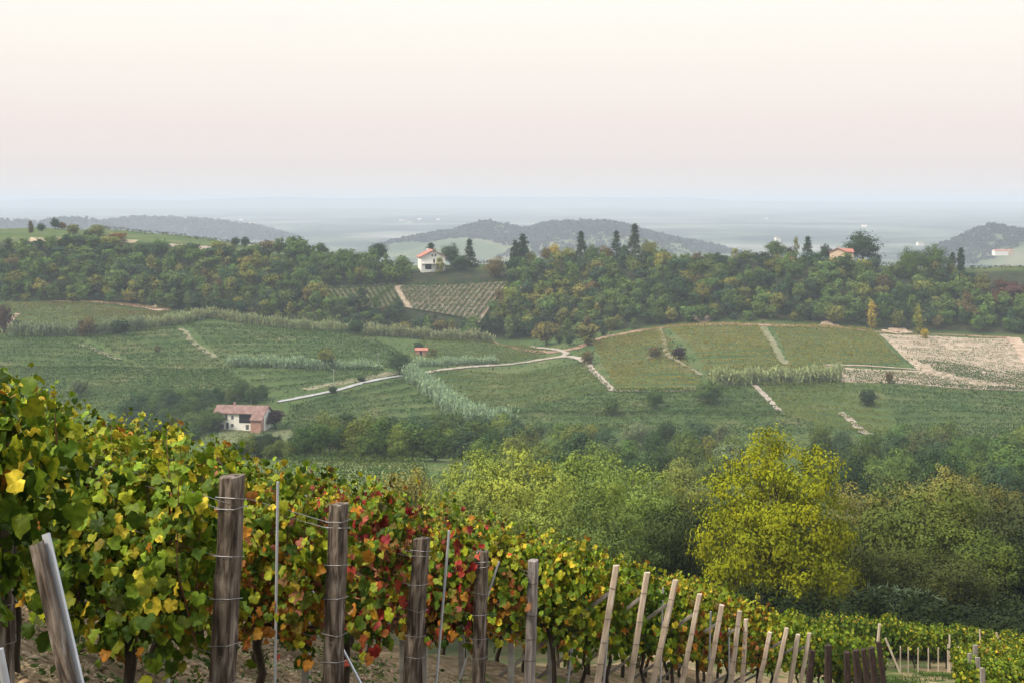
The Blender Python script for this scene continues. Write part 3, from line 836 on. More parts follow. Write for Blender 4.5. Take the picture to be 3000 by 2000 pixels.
cane_belt([(1075, 982), (1160, 985), (1250, 993), (1340, 998), (1440, 1004)], 'mottled cane belt below the striped vineyard', 1100, 4.0, 3.2, (.23, .25, .12), 15)
cane_belt([(680, 1072), (740, 1072), (830, 1076), (930, 1080)], 'grey-green cane clump amid the left vineyards', 700, 3.4, 3.0, CB, 16)
cane_belt([(950, 1080), (1050, 1078), (1110, 1082)], 'low grey-green canes left of the dark round tree', 400, 2.6, 3.0, CB, 18)
cane_belt([(1215, 1072), (1300, 1070), (1380, 1066), (1450, 1064)], 'low grey-green canes behind the red-roofed hut', 600, 2.6, 3.0, CB, 17)

# ------------------------------------------------------------------ buildings
M_WHITE = noise_mat('white_render', [(.3, (.62, .60, .55)), (.7, (.78, .77, .73))], .8, .9)
M_CREAM = noise_mat('cream_render', [(.3, (.64, .62, .56)), (.7, (.78, .76, .70))], .8, .9)
M_PEACH = noise_mat('peach_render', [(.3, (.55, .40, .27)), (.7, (.66, .50, .36))], .8, .9)
M_BRICK = noise_mat('brick', [(.3, (.28, .15, .115)), (.7, (.42, .25, .20))], 1.2, .9)
M_TILE = noise_mat('old_tiles', [(.3, (.11, .065, .055)), (.5, (.17, .105, .09)), (.7, (.25, .165, .145))], .9, .9, (1, 1, 1), detail=8)
M_REDTILE = noise_mat('red_tiles', [(.3, (.26, .095, .065)), (.7, (.38, .17, .125))], .9, .9)
M_DARKFILL = plain_mat('dark_opening', (.02, .02, .025), .3)  # window glass and doors, and painted shade inside the open barn
M_SHUT = plain_mat('shutter', (.10, .10, .11), .6)

def gable_roof(L, W, z0, rise, over, thick, m_ridge='x'):
    mb = MB()
    for s in (-1, 1):
        x0, x1 = -L / 2 - over, L / 2 + over
        e = W / 2 + over; ze = z0 - over * rise / (W / 2)
        V = [(x0, 0, z0 + rise), (x1, 0, z0 + rise), (x1, s * e, ze), (x0, s * e, ze),
             (x0, 0, z0 + rise + thick), (x1, 0, z0 + rise + thick), (x1, s * e, ze + thick), (x0, s * e, ze + thick)]
        mb.add(V, [(0, 1, 2, 3), (7, 6, 5, 4), (0, 4, 5, 1), (1, 5, 6, 2), (2, 6, 7, 3), (3, 7, 4, 0)])
    return mb

def gable_walls(L, W, z0, rise):
    mb = MB()
    V = [(-L / 2, -W / 2, -1.5), (L / 2, -W / 2, -1.5), (L / 2, W / 2, -1.5), (-L / 2, W / 2, -1.5), (-L / 2, -W / 2, z0), (L / 2, -W / 2, z0), (L / 2, W / 2, z0), (-L / 2, W / 2, z0), (-L / 2, 0, z0 + rise), (L / 2, 0, z0 + rise)]
    mb.add(V, [(0, 1, 5, 4), (2, 3, 7, 6), (1, 2, 6, 9, 5), (3, 0, 4, 8, 7)])
    return mb

def opening(par, name, x0, x1, z0, z1, y, mat, frame=None, axis='y'):
    """a recessed-looking opening standing 3 cm proud of a wall on the plane y (front) or x"""
    mb = MB()
    if axis == 'y': mb.box(x0, x1, y - .03, y + .2, z0, z1)
    else: mb.box(y - .2, y + .03, x0, x1, z0, z1)
    w = mb.build(name, [mat], par)
    if frame:
        fb = MB(); t = .09
        for (a, b, c, d) in ((x0 - t, x0, z0 - t, z1 + t), (x1, x1 + t, z0 - t, z1 + t), (x0, x1, z1, z1 + t), (x0, x1, z0 - t, z0)):
            if axis == 'y': fb.box(a, b, y - .06, y + .1, c, d)
            else: fb.box(y - .1, y + .06, a, b, c, d)
        fb.build('frame', [frame], w)
    return w

# farmhouse in the valley: white dwelling, open hay barn under one long roof, brick end with a lower roof
bp = hit(712, 1252, dmin=350)
fh = empty('farmhouse', bp, math.radians(-9))
tag(fh, 'white farmhouse with long brown tiled roof and open barn beside a purple tree', 'farmhouse')
gable_walls(15.5, 6.4, 5.0, 1.7).build('wall', [M_CREAM], fh)
rf = gable_roof(15.5, 6.4, 5.0, 1.7, .55, .22).build('roof', [M_TILE], fh)
cb = MB(); cb.box(-3.3, -2.7, .6, 1.2, 5.8, 7.6); cb.build('chimney', [M_BRICK], rf)
mb = MB()     # lean-to of brick with its own lower roof on the front right
mb.box(4.6, 7.72, -6.2, -3.205, -1.5, 3.3); mb.build('barn_wall', [M_BRICK], fh)
mb = MB()
V = [(4.3, -3.0, 5.32), (8.25, -3.0, 5.32), (8.25, -6.6, 3.2), (4.3, -6.6, 3.2), (4.3, -3.0, 5.55), (8.25, -3.0, 5.55), (8.25, -6.6, 3.43), (4.3, -6.6, 3.43)]
mb.add(V, [(3, 2, 1, 0), (4, 5, 6, 7), (0, 1, 5, 4), (1, 2, 6, 5), (2, 3, 7, 6), (3, 0, 4, 7)])
mb.build('barn_roof', [M_TILE], fh)
opening(fh, 'hay_loft', -.1, 3.75, 1.95, 4.8, -3.2, M_DARKFILL)  # flat dark panel, the barn's inner shade put into its colour
for x in (-6.2, -2.2):
    opening(fh, 'window', x - .42, x + .42, 3.0, 4.2, -3.2, M_SHUT, M_CREAM)
opening(fh, 'balcony_door', -4.6, -3.8, 2.7, 4.6, -3.2, M_SHUT, M_CREAM)
opening(fh, 'garage_door', -6.9, -4.9, .1, 1.5, -3.2, M_SHUT)
opening(fh, 'door', -4.2, -3.4, 0, 2.0, -3.2, M_DARKFILL, M_CREAM)
opening(fh, 'window', -2.6, -1.8, .7, 1.7, -3.2, M_SHUT, M_CREAM)
opening(fh, 'door', 2.0, 3.0, 0, 1.5, -3.2, M_SHUT)

# white house on the crest, gable towards the camera
bp = hit(1264, 787, dmin=500); bp.z -= .15
hh = empty('hill_house', bp, math.radians(90 + 12))
tag(hh, 'white gabled house with red roof standing on the crest above the striped vineyard', 'house')
gable_walls(12, 11.6, 6.2, 3.1).build('wall', [M_WHITE], hh)
rf = gable_roof(12, 11.6, 6.2, 3.1, .8, .25).build('roof', [M_REDTILE], hh)
cb = MB(); cb.box(1, 1.7, 1.4, 2.1, 8.2, 9.9); cb.build('chimney', [M_WHITE], rf)
# the gable facing the camera lies at local x = -6
def op(name, y0, y1, z0, z1, mat, fr=None):
    mb = MB(); mb.box(-6.04, -5.8, y0, y1, z0, z1); w = mb.build(name, [mat], hh)
    if fr:
        fb = MB(); fb.box(-6.07, -5.9, y0 - .1, y1 + .1, z0 - .12, z0); fb.build('sill', [fr], w)
for y in (.55, -1.0): op('window', y - .32, y + .32, 6.2, 7.3, M_DARKFILL, M_WHITE)
op('balcony_door', -.75, .05, 3.1, 5.0, M_DARKFILL)
op('garage_door', .9, 3.9, .1, 2.5, M_DARKFILL)
op('door', -2.6, -1.7, .1, 2.2, M_SHUT)
mb = MB(); mb.box(-7.2, -6.0, -5.6, 5.6, 2.75, 2.95); mb.build('balcony', [M_WHITE], hh)

# peach house on the right of the crest
bp = hit(2456, 772, dmin=560); bp.z += 1.2
ph = empty('peach_house', bp, math.radians(0))
tag(ph, 'peach house with red tiled roof half hidden beside a tall round tree', 'house')
gw = gable_walls(7.5, 7.5, 4.6, 1.7); o = gw.build('wall', [M_PEACH], ph)
rf = gable_roof(7.5, 7.5, 4.6, 1.7, .6, .22).build('roof', [M_REDTILE], ph)
o.rotation_euler.z = rf.rotation_euler.z = math.radians(72)
mb = MB(); mb.box(2.0, 7.0, -1.5, 4.2, -1.5, 4.3); mb.build('side_wing', [M_PEACH], ph)
mb = MB(); mb.add([(1.8, -2.1, 4.35), (7.4, -2.1, 4.35), (7.4, 1.3, 6.0), (1.8, 1.3, 6.0), (1.8, 4.7, 4.35), (7.4, 4.7, 4.35)], [(0, 1, 2, 3), (3, 2, 5, 4), (0, 3, 4), (1, 5, 2), (0, 4, 5, 1)]); mb.build('wing_roof', [M_REDTILE], ph)
mb = MB(); mb.box(4.2, 5.2, -1.54, -1.3, 1.6, 3.0); mb.build('window', [M_DARKFILL], ph)
mb = MB(); mb.box(-1.1, .1, -4.0, -3.7, 1.2, 2.6); mb.build('window', [M_DARKFILL], ph)

# little red-roofed hut in the vineyards
bp = hit(1236, 1037, dmin=400)
ht_ = empty('hut', bp, math.radians(-6))
tag(ht_, 'tiny brick hut with bright red roof among the vineyards', 'hut')
gable_walls(4.6, 3.0, 1.7, .7).build('wall', [M_BRICK], ht_)
gable_roof(4.6, 3.0, 1.7, .7, .35, .15).build('roof', [M_REDTILE], ht_)
opening(ht_, 'door', -.6, .4, 0, 1.5, -1.5, M_DARKFILL)

# far buildings on the plain and on the far hills
def far_house(px, py, d, L, W, h, label, wall, roof, group=None, rz=.2):
    e = empty('far_building', P(px, py, d), rz); e.location.z -= 2
    gable_walls(L, W, h, W * .18).build('wall', [wall], e)
    gable_roof(L, W, h, W * .18, .4, .3).build('roof', [roof], e)
    return tag(e, label, 'building', group)
far_house(2930, 742, 2150, 21, 11, 5.5, 'long pale farm building on the far slope at the right edge', M_CREAM, M_REDTILE, rz=.1)
far_house(2958, 741, 2153, 10, 9, 5.5, 'small red-roofed farm building beside the long pale one', M_PEACH, M_REDTILE, rz=.6)
far_house(2696, 714, 2600, 12, 8, 4, 'white building with pale roof below the right far hill', M_CREAM, M_TRACK)
far_house(2278, 704, 2300, 8, 7, 6, 'white block with flat pale roof rising behind the crest trees', M_CREAM, M_TRACK)
0 and far_house(2384, 700, 2600, 11, 8, 4, 'red-roofed farm far behind the crest spruce', M_WHITE, M_REDTILE)
rr = random.Random(8)
for i in range(9):
    px = rr.choice([rr.uniform(650, 900), rr.uniform(1150, 1300), rr.uniform(1850, 2700), rr.uniform(1850, 2950)])
    py = rr.uniform(622, 668)
    d = rr.uniform(5200, 6800)
    x = (px - 1500) / F * d
    e = far_house(px, 600, d, rr.uniform(14, 34), rr.uniform(10, 14), rr.uniform(5, 8), 'tiny whitish building lost in the haze of the far plain', M_WHITE, rr.choice([M_WHITE, M_CREAM, M_REDTILE]), 'whitish buildings scattered over the hazy plain', rr.uniform(0, 3))
    e.location.z = Hs(x, d)

# utility poles
def pole(px, py, hgt, label, lean=0):
    b = hit(px, py, dmin=380)
    e = empty('utility_pole', b); e.rotation_euler.y = lean
    mb = MB(); mb.tube([(0, 0, -.4), (0, 0, hgt)], [.14, .10], 6); mb.build('shaft', [M_CONC], e)
    mb = MB(); mb.box(-.7, .7, -.06, .06, hgt - .5, hgt - .38); mb.build('crossarm', [M_CONC], e)
    return tag(e, label, 'utility pole')
pole(1108, 1072, 5, 'slim pale utility pole left of the dark round tree')
pole(977, 1132, 6.2, 'pale utility pole standing above the road bend')
pole(735, 1182, 5.5, 'pale utility pole behind the farmhouse grove')
pole(770, 1118, 2.8, 'short pale pole at the end of the grassy vineyard border')
pole(1470, 808, 6.5, 'pale utility pole at the top of the striped vineyard')
# ------------------------------------------------------------------ crest trees, each a thing of its own
random.seed(21)
def crest(key, px, top, base, wpx, col, name, label, d=None, cat='tree'):
    b = P(px, base, d) if d else hit(px, base, dmin=560, dmax=790)
    if d: b.z = min(b.z, Hs(b.x, b.y) + .3)
    h = (base - top) / F * b.y
    b.z -= .3
    return plant_tree(key, b, h * 1.04, wpx * (1.25 if key == 'cone' else 1) / F * b.y, col, name, label, cat)
CT = [
 ('mid4', 1110, 702, 768, 54, DARK, 'broadleaf_tree', 'tall rounded tree standing free left of the white house'),
 ('cone', 1262, 696, 760, 58, DARK, 'conifer', 'dark pointed conifer rising directly behind the white house'),
 ('mid1', 1320, 712, 775, 60, BLUE, 'broadleaf_tree', 'blue-green tree just right of the white house'),
 ('cone', 1375, 703, 780, 48, DARK, 'fir_tree', 'dark fir right of the white house'),
 ('mid2', 1345, 745, 792, 60, DARK, 'broadleaf_tree', 'low dark tree in front of the fir by the white house'),
 ('wood4', 1288, 755, 800, 30, YGREEN, 'young_tree', 'yellowish slender tree at the right corner of the white house'),
 ('mid0', 1450, 750, 815, 62, BROWN, 'broadleaf_tree', 'brownish tree beside the pole at the top of the striped vineyard'),
 ('cypress', 1509, 698, 764, 32, DARK, 'cypress', 'shorter of the two dark cypresses on the crest'),
 ('cypress', 1531, 682, 764, 42, DARK, 'cypress', 'taller of the two dark cypresses on the crest'),
 ('mid1', 1600, 722, 768, 40, BROWN, 'broadleaf_tree', 'brown shrub-like tree left of the golden tree'),
 ('mid0', 1622, 712, 766, 42, GOLD, 'broadleaf_tree', 'golden yellow tree on the crest'),
 ('shrub', 1555, 735, 768, 40, OLIVE, 'shrub', 'olive shrub right of the two cypresses'),
 ('cone', 1702, 680, 765, 50, DARK, 'fir_tree', 'dark fir among brown trees right of the golden tree'),
 ('mid2', 1665, 722, 772, 55, OLIVE, 'broadleaf_tree', 'olive tree left of the dark fir'),
 ('mid3', 1735, 715, 772, 50, GREEN, 'broadleaf_tree', 'green tree between the two firs'),
 ('cone', 1806, 678, 765, 48, BLUE, 'fir_tree', 'blue-black fir left of the pale spruce'),
 ('mid0', 1775, 718, 770, 45, BROWN, 'broadleaf_tree', 'brown tree left of the blue-black fir'),
 ('cone', 1860, 659, 765, 58, (.055, .08, .04), 'spruce_tree', 'tallest pale green spruce on the crest'),
 ('mid1', 1902, 700, 765, 56, OLIVE, 'broadleaf_tree', 'olive round tree right of the pale spruce'),
 ('mid2', 2275, 702, 755, 64, GREEN, 'broadleaf_tree', 'round green tree on the crest left of the thin tree'),
 ('wood4', 2332, 693, 752, 18, OLIVE, 'slender_tree', 'very thin tall tree on the crest'),
 ('mid0', 2315, 722, 755, 34, PURPLE, 'broadleaf_tree', 'small dark purple tree beside the thin tree'),
 ('cone', 2367, 694, 760, 46, BLUE, 'spruce_tree', 'blue-grey spruce left of the peach house'),
 ('mid3', 2420, 714, 762, 40, DARK, 'broadleaf_tree', 'dark tree touching the left of the peach house'),
 ('mid0', 2527, 676, 772, 104, DARK, 'broadleaf_tree', 'big round dark tree right of the peach house'),
 ('mid1', 2668, 722, 812, 80, GREEN, 'broadleaf_tree', 'green tree left in the clump behind the right wood'),
 ('mid3', 2735, 715, 812, 84, GREEN, 'broadleaf_tree', 'taller green tree in the clump behind the right wood'),
 ('cypress', 2789, 741, 788, 26, DARK, 'cypress', 'left one of the small dark cypresses near the right edge of the crest'),
 ('cypress', 2815, 728, 792, 28, DARK, 'cypress', 'right one of the small dark cypresses near the right edge of the crest'),
 ('mid1', 690, 692, 722, 30, DARK, 'broadleaf_tree', 'left one of two small round trees on the bare left ridge'),
 ('mid2', 718, 691, 722, 30, DARK, 'broadleaf_tree', 'right one of two small round trees on the bare left ridge'),
 ('cypress', 90, 648, 682, 18, BROWN, 'slender_tree', 'thin dark tree at the left end of the ridge'),
 ('mid3', 121, 652, 678, 28, DARK, 'broadleaf_tree', 'dark round tree near the left end of the ridge'),
 ('mid0', 162, 636, 672, 30, DARK, 'broadleaf_tree', 'dark tree beside the yellow one on the left ridge'),
 ('mid1', 182, 648, 672, 26, RUST, 'broadleaf_tree', 'yellowish tree on the left ridge'),
 ('mid2', 280, 655, 690, 60, OLIVE, 'broadleaf_tree', 'broad olive tree on the left ridge'),
 ('shrub', 215, 655, 685, 44, OLIVE, 'shrub', 'olive shrub on the left ridge'),
 ('shrub', 345, 680, 706, 70, RUST, 'shrub', 'tawny bush below the left ridge'),
 ('mid0', 440, 708, 748, 130, DARK, 'broadleaf_tree', 'wide dark thicket tree below the left ridge'),
 ('shrub', 2442, 752, 798, 52, OLIVE, 'shrub', 'olive bush hiding the foot of the peach house on its left'),
 ('shrub', 2480, 757, 800, 50, GREEN, 'shrub', 'green bush hiding the foot of the peach house on its right'),
 ('shrub', 2215, 738, 760, 20, PURPLE, 'shrub', 'small dark bush left of the round crest tree'),
]
for c in CT: crest(*c)
# vine row along the crest at the right edge
def crest_row(p0, p1, label, hgt=1.6, col=(.03, .045, .02)):
    A = np.array(hit(*p0, dmin=560, dmax=790)); B = np.array(hit(*p1, dmin=560, dmax=790)); s = np.linspace(0, 1, 30)[:, None]
    pts = A * (1 - s) + B * s; pts[:, 2] = H(pts[:, 0], pts[:, 1])
    V, Q, T = row_leaves(pts - A, hgt, .6, 8, .7, col, np.random.RandomState(3), up=.02)
    e = empty('vine_row', A)
    link('foliage', np_mesh('foliage', V, [Q], [M_ROWLEAF], T), e)
    tag(e, label, 'vine row')
crest_row((2835, 788), (3060, 793), 'dark vine row along the crest at the right edge')
crest_row((1145, 772), (1215, 768), 'dark vine row on the crest left of the white house')
crest_row((1385, 766), (1500, 766), 'dark vine row on the crest between the fir and the cypresses')
crest_row((2560, 776), (2640, 778), 'dark vine row on the crest right of the big round tree')
crest_row((300, 672), (560, 700), 'vine row along the bare left ridge', 1.6, (.06, .075, .02))
crest_row((560, 700), (800, 722), 'dark vine row where the left ridge falls to the wood', 1.6)

# ------------------------------------------------------------------ woods on the far slope
def inside(p, poly):
    x, y = p; c = False; n = len(poly); j = n - 1
    for i in range(n):
        xi, yi = poly[i]; xj, yj = poly[j]
        if (yi > y) != (yj > y) and x < (xj - xi) * (y - yi) / (yj - yi) + xi: c = not c
        j = i
    return c
def sprinkle(poly, n, dx, dy, seed, tries=40000):
    r = random.Random(seed); out = []
    xs = [p[0] for p in poly]; ys = [p[1] for p in poly]
    cell = {}
    for _ in range(tries):
        p = (r.uniform(min(xs), max(xs)), r.uniform(min(ys), max(ys)))
        if not inside(p, poly): continue
        k = (int(p[0] / dx), int(p[1] / dy))
        if any(((p[0] - q[0]) / dx) ** 2 + ((p[1] - q[1]) / dy) ** 2 < 1 for a in (-1, 0, 1) for b in (-1, 0, 1) for q in cell.get((k[0] + a, k[1] + b), [])): continue
        cell.setdefault(k, []).append(p); out.append(p)
        if len(out) >= n: break
    return out
LW = [(-60, 735), (250, 712), (420, 740), (540, 752), (640, 745), (780, 742), (1000, 765), (1150, 790), (1200, 815), (1180, 830), (930, 842), (925, 850), (965, 905), (1200, 912), (1300, 925), (1390, 952), (1440, 985), (1240, 978), (1000, 956), (700, 928), (600, 922), (500, 905), (350, 886), (-60, 884)]
RW = [(1500, 838), (1480, 805), (1600, 778), (1900, 768), (2400, 776), (2700, 803), (2840, 812), (2900, 850), (3060, 850), (3060, 982), (2600, 966), (2480, 955), (2300, 946), (1950, 948), (1820, 972), (1700, 1004), (1650, 1024), (1560, 1008), (1440, 990), (1405, 950), (1480, 860)]
HUMP = [(790, 750), (880, 738), (1000, 745), (1140, 770), (1180, 815), (950, 835), (900, 800)]
LOW = [(900, 925), (1200, 918), (1390, 955), (1440, 990), (1250, 978), (1000, 958)]
WOODS = []
for wi, (poly, seed) in enumerate(((LW, 31), (RW, 32))):
    for p in sprinkle(poly, 420, 27, 13.5, seed):
        if abs(p[0] - 2456) < 46 and p[1] < 800: continue
        if not (1170 < p[0] < 1425 and 895 < p[1] < 936 + (p[0] - 1170) * .1): WOODS.append((p, wi))
WOODS.sort(key=lambda q: -q[0][1])
rw = random.Random(77)
WKEY = ['wood0', 'wood1', 'wood2', 'wood3', 'wood4']
GLAB = {0: 'on the left wooded slope', 1: 'on the right wooded slope'}
stuff_parts = []
cnt = 0
STRIDE = len(WOODS) / 285.0
pick = set(int(i * STRIDE) for i in range(285))
for i, (p, wi) in enumerate(WOODS):
    b = hit(*p, dmin=500, dmax=790)
    edge = p[1] > np.interp(p[0], CPX, WOOD) - 32
    ky = rw.choice(WKEY)
    big = inside(p, HUMP)
    hgt = rw.uniform(5.0, 11.5) * (1.22 if big else 1) * (.85 if edge else 1); wd = hgt * rw.uniform(.68, .98) * (.7 if ky == 'wood4' else 1)
    if p[1] < 790 and not big: hgt *= .78
    if inside(p, LOW): hgt *= .62; wd *= .85
    u = rw.random()
    yellow = .38 if (600 < p[0] < 760 or 1100 < p[0] < 1300 and p[1] > 900 or 1480 < p[0] < 1800 and p[1] > 880) else .14
    if big: kind, col = 'dark green', GREEN
    elif u < yellow * .55: kind, col = 'yellow-tinged', (.14, .15, .042)
    elif u < yellow: kind, col = 'olive', OLIVE
    elif u < yellow + .03: kind, col = 'brownish', BROWN
    elif u < .72: kind, col = 'green', (.07, .12, .034)
    else: kind, col = 'dark green', DARK if rw.random() < .6 else BLUE
    if p[0] > 2890 and p[1] < 905: kind, col = 'reddish', (.075, .04, .032); hgt *= .6
    j = rw.uniform(.75, 1.25); col = tuple(c * j * rw.uniform(.92, 1.08) for c in col)
    b.z -= .4
    if i in pick:
        plant_tree(ky, b, hgt, wd, col, 'woodland_tree', '%s tree crowded %s' % (kind, GLAB[wi]), 'tree', 'woodland trees ' + GLAB[wi])
    else:
        stuff_parts.append((ky, b, hgt, wd, col, rw.uniform(0, 6.28)))
# remaining trees of the same woods in one mass
cache = {}
Vs, Qs, Ts = [], [], []; off = 0
for ky, b, hgt, wd, col, rz in stuff_parts:
    if ky not in cache:
        me, _, H0, W0 = TREE[ky]
        v = np.zeros(len(me.vertices) * 3, np.float32); me.vertices.foreach_get('co', v); v = v.reshape(-1, 3)
        t = np.zeros(len(v) * 4, np.float32); me.attributes['tint'].data.foreach_get('color', t); t = t.reshape(-1, 4)
        q = np.array([p.vertices[:] for p in me.polygons if p.material_index == 0])
        n = q.max() + 1
        cache[ky] = (v[:n], q, t[:n], H0, W0)
    v, q, t, H0, W0 = cache[ky]
    c, s = math.cos(rz), math.sin(rz)
    w = v * [wd / W0, wd / W0, hgt / H0]
    w = np.stack([w[:, 0] * c - w[:, 1] * s + b.x, w[:, 0] * s + w[:, 1] * c + b.y, w[:, 2] + b.z], -1)
    cc = np.array(col)
    cc = cc * (1 + t[:, :1] * (np.array([1.42, 1.2, .7]) - 1)) * (.55 + .9 * t[:, 1:2])
    Vs.append(w); Qs.append(q + off); Ts.append(cc); off += len(w)
tag(link('woodland', np_mesh('woodland', np.concatenate(Vs), [np.concatenate(Qs)], [M_ROWLEAF], np.concatenate(Ts))), 'mass of crowded trees filling the woods on the far slope', 'woodland', kind='stuff')

# single trees and bushes in the far fields
FT = [
 ('mid0', 1170, 1030, 1096, 72, DARK, 'broadleaf_tree', 'dark round tree where the road meets the diagonal canes'),
 ('shrub', 957, 1020, 1075, 56, OLIVE, 'shrub', 'olive bush in the left vineyards above the grey canes'),
 ('shrub', 960, 1045, 1078, 44, DARK, 'shrub', 'dark low bush beside the olive bush in the left vineyards'),
 ('mid1', 1045, 932, 980, 54, DARK, 'broadleaf_tree', 'dark round tree at the end of the long cane belt'),
 ('shrub', 1722, 1025, 1068, 44, BROWN, 'shrub', 'reddish-brown bush at the fork of the dirt track'),
 ('mid2', 1918, 1128, 1196, 58, GREEN, 'broadleaf_tree', 'green round tree alone in the valley vineyard'),
 ('shrub', 1790, 1165, 1216, 58, GREEN, 'shrub', 'low green bush in the valley vineyard'),
 ('mid3', 2075, 1110, 1182, 84, GREEN, 'broadleaf_tree', 'broad blue-green tree at the end of the short cane belt'),
 ('shrub', 2545, 1138, 1188, 56, DARK, 'shrub', 'dark bush below the pale field'),
 ('shrub', 2606, 1086, 1122, 26, BROWN, 'shrub', 'small brown bush on the narrow pale field'),
 ('shrub', 1920, 1012, 1048, 50, BROWN, 'shrub', 'reddish bush left of the grassy track'),
 ('shrub', 1990, 1015, 1052, 50, PURPLE, 'shrub', 'purplish bush right of the grassy track'),
 ('wood4', 2554, 885, 962, 30, GOLD, 'slender_tree', 'bright yellow slender tree at the foot of the right wood'),
 ('wood4', 1790, 940, 968, 16, GOLD, 'slender_tree', 'small golden tree at the foot of the right wood'),
 ('wood4', 2690, 900, 978, 34, YGREEN, 'slender_tree', 'yellow-green tree at the foot of the right wood'),
 ('shrub', 2710, 962, 990, 26, YEL, 'shrub', 'yellow bush beside the pale field'),
 ('wood1', 1720, 935, 1010, 80, (.12, .125, .04), 'broadleaf_tree', 'pale olive tree at the wood corner above the track'),
 ('wood2', 1600, 930, 1012, 70, (.115, .11, .035), 'broadleaf_tree', 'pale olive tree at the lowest tip of the right wood'),
 ('shrub', 1226, 1000, 1030, 34, DARK, 'shrub', 'dark bush behind the little hut'),
 ('shrub', 1270, 1020, 1040, 26, BROWN, 'shrub', 'brown bush right of the little hut'),
 ('wood0', 462, 1005, 1040, 22, (.10, .11, .05), 'young_tree', 'small pale tree alone in the left vineyard'),
 ('shrub', 230, 1108, 1160, 60, GREY, 'shrub', 'pale grey-green bush behind the foreground vines'),
 ('shrub', 10, 890, 975, 60, (.07, .045, .04), 'shrub', 'reddish bush at the left edge of the slope'),
 ('mid2', 50, 935, 965, 40, DARK, 'broadleaf_tree', 'dark bush beside the pale lane at the left edge'),
 ('shrub', 350, 935, 982, 60, DARK, 'shrub', 'dark bush standing in the left cane belt'),
 ('shrub', 255, 930, 985, 60, BROWN, 'shrub', 'brown bush standing in the left cane belt'),
 ('shrub', 1060, 1100, 1116, 30, DARK, 'shrub', 'dark low bush on the road verge'),
 ('shrub', 975, 1128, 1150, 30, DARK, 'shrub', 'dark low bush under the pole by the road'),
 ('mid4', 805, 1193, 1256, 60, PURPLE, 'purple_tree', 'dark purple round tree touching the farmhouse'),
]
for key, px, top, base, w, col, name, lab in FT:
    b = hit(px, base, dmin=330); h = (base - top) / F * b.y; b.z -= .2
    plant_tree(key, b, h * 1.05, w / F * b.y, col, name, lab)

# ------------------------------------------------------------------ valley groves
small = noise_mat('mown_meadow', [(.3, (.06, .085, .03)), (.7, (.12, .12, .055))], .3, .95, obj_coord=False)
sheet('meadow', [(640, 1252), (850, 1258), (900, 1295), (640, 1300)], small, .1)
vine_block([(850, 1338), (1240, 1338), (1260, 1440), (780, 1440)], 'small vineyard terraces seen between the foreground vines and the grove', (.05, .10, .02), 6.0, 22, 1.6, .7, .4, dmin=120)
sheet('meadow', [(850, 1336), (1240, 1336), (1260, 1445), (770, 1445)], noise_mat('terrace_grass', [(.3, (.08, .12, .035)), (.7, (.15, .17, .06))], .4, .95, obj_coord=False), .08)
def grove(poly, n, dx, dy, seed, hts, cols, keys, place, dmin, dmax=520):
    r = random.Random(seed)
    for p in sorted(sprinkle(poly, n, dx, dy, seed), key=lambda q: q[1]):
        b = hit(*p, dmin=dmin, dmax=dmax)
        kind, col = r.choice(cols); key = r.choice(keys)
        h = r.uniform(*hts); w = h * r.uniform(.72, 1.0) * (.7 if key in ('mid4', 'birch') else 1)
        j = r.uniform(.8, 1.22); col = tuple(c * j * r.uniform(.93, 1.07) for c in col)
        b.z -= .5
        plant_tree(key, b, h, w, col, 'grove_tree', '%s tree crowded %s' % (kind, place), 'tree', 'trees ' + place)
MIX = [('green', (.055, .10, .026)), ('green', (.07, .115, .03)), ('olive', (.085, .125, .03)), ('dark', (.032, .065, .022)), ('dark', (.04, .078, .038))]
MK = ['mid0', 'mid1', 'mid2', 'mid3']
grove([(330, 1275), (420, 1195), (520, 1180), (640, 1172), (790, 1168), (780, 1178), (630, 1190), (630, 1262), (560, 1300), (400, 1310)], 44, 34, 17, 41, (5.5, 8), [('green', (.05, .09, .026)), ('dark', (.03, .06, .022)), ('dark', (.034, .068, .034))], MK, 'in the grove left of the farmhouse', 380)
grove([(660, 1330), (900, 1296), (900, 1345), (660, 1345)], 26, 30, 13, 42, (3.5, 6), [('olive', (.08, .115, .03)), ('dark', DARK)], MK, 'in the low thicket below the farmhouse', 280)
grove([(900, 1335), (930, 1312), (1480, 1300), (1520, 1345), (1240, 1352), (900, 1350)], 56, 38, 12, 43, (7, 11), MIX + [('yellow-tinged', (.11, .15, .035))], MK + ['mid4', 'mid4'], 'in the tall grove above the small vineyard', 240)
grove([(1420, 1300), (2150, 1300), (2150, 1440), (1500, 1440), (1400, 1400)], 40, 75, 34, 44, (7, 9.5), MIX + [('yellow-tinged', (.12, .15, .036)), ('greyish', GREY)], MK, 'in the valley grove behind the pale acacias', 170)
grove([(2350, 1330), (3060, 1345), (3060, 1480), (2420, 1480)], 40, 78, 34, 45, (7.5, 10.5), MIX + [('dark', DARK)], MK, 'in the grove on the right of the yellow tree', 150)
for px, base, h in ((2690, 1335, 9.5), (2705, 1345, 10), (2760, 1340, 10), (2675, 1350, 8.5)):
    b = hit(px, base + 40, dmin=150); b.z -= .4
    plant_tree('birch', b, h * 1.1, 6, (.075, .095, .04), 'birch_tree', 'thin pale-trunked birch at the top of the right grove', 'tree', 'pale-trunked birches in the right grove')

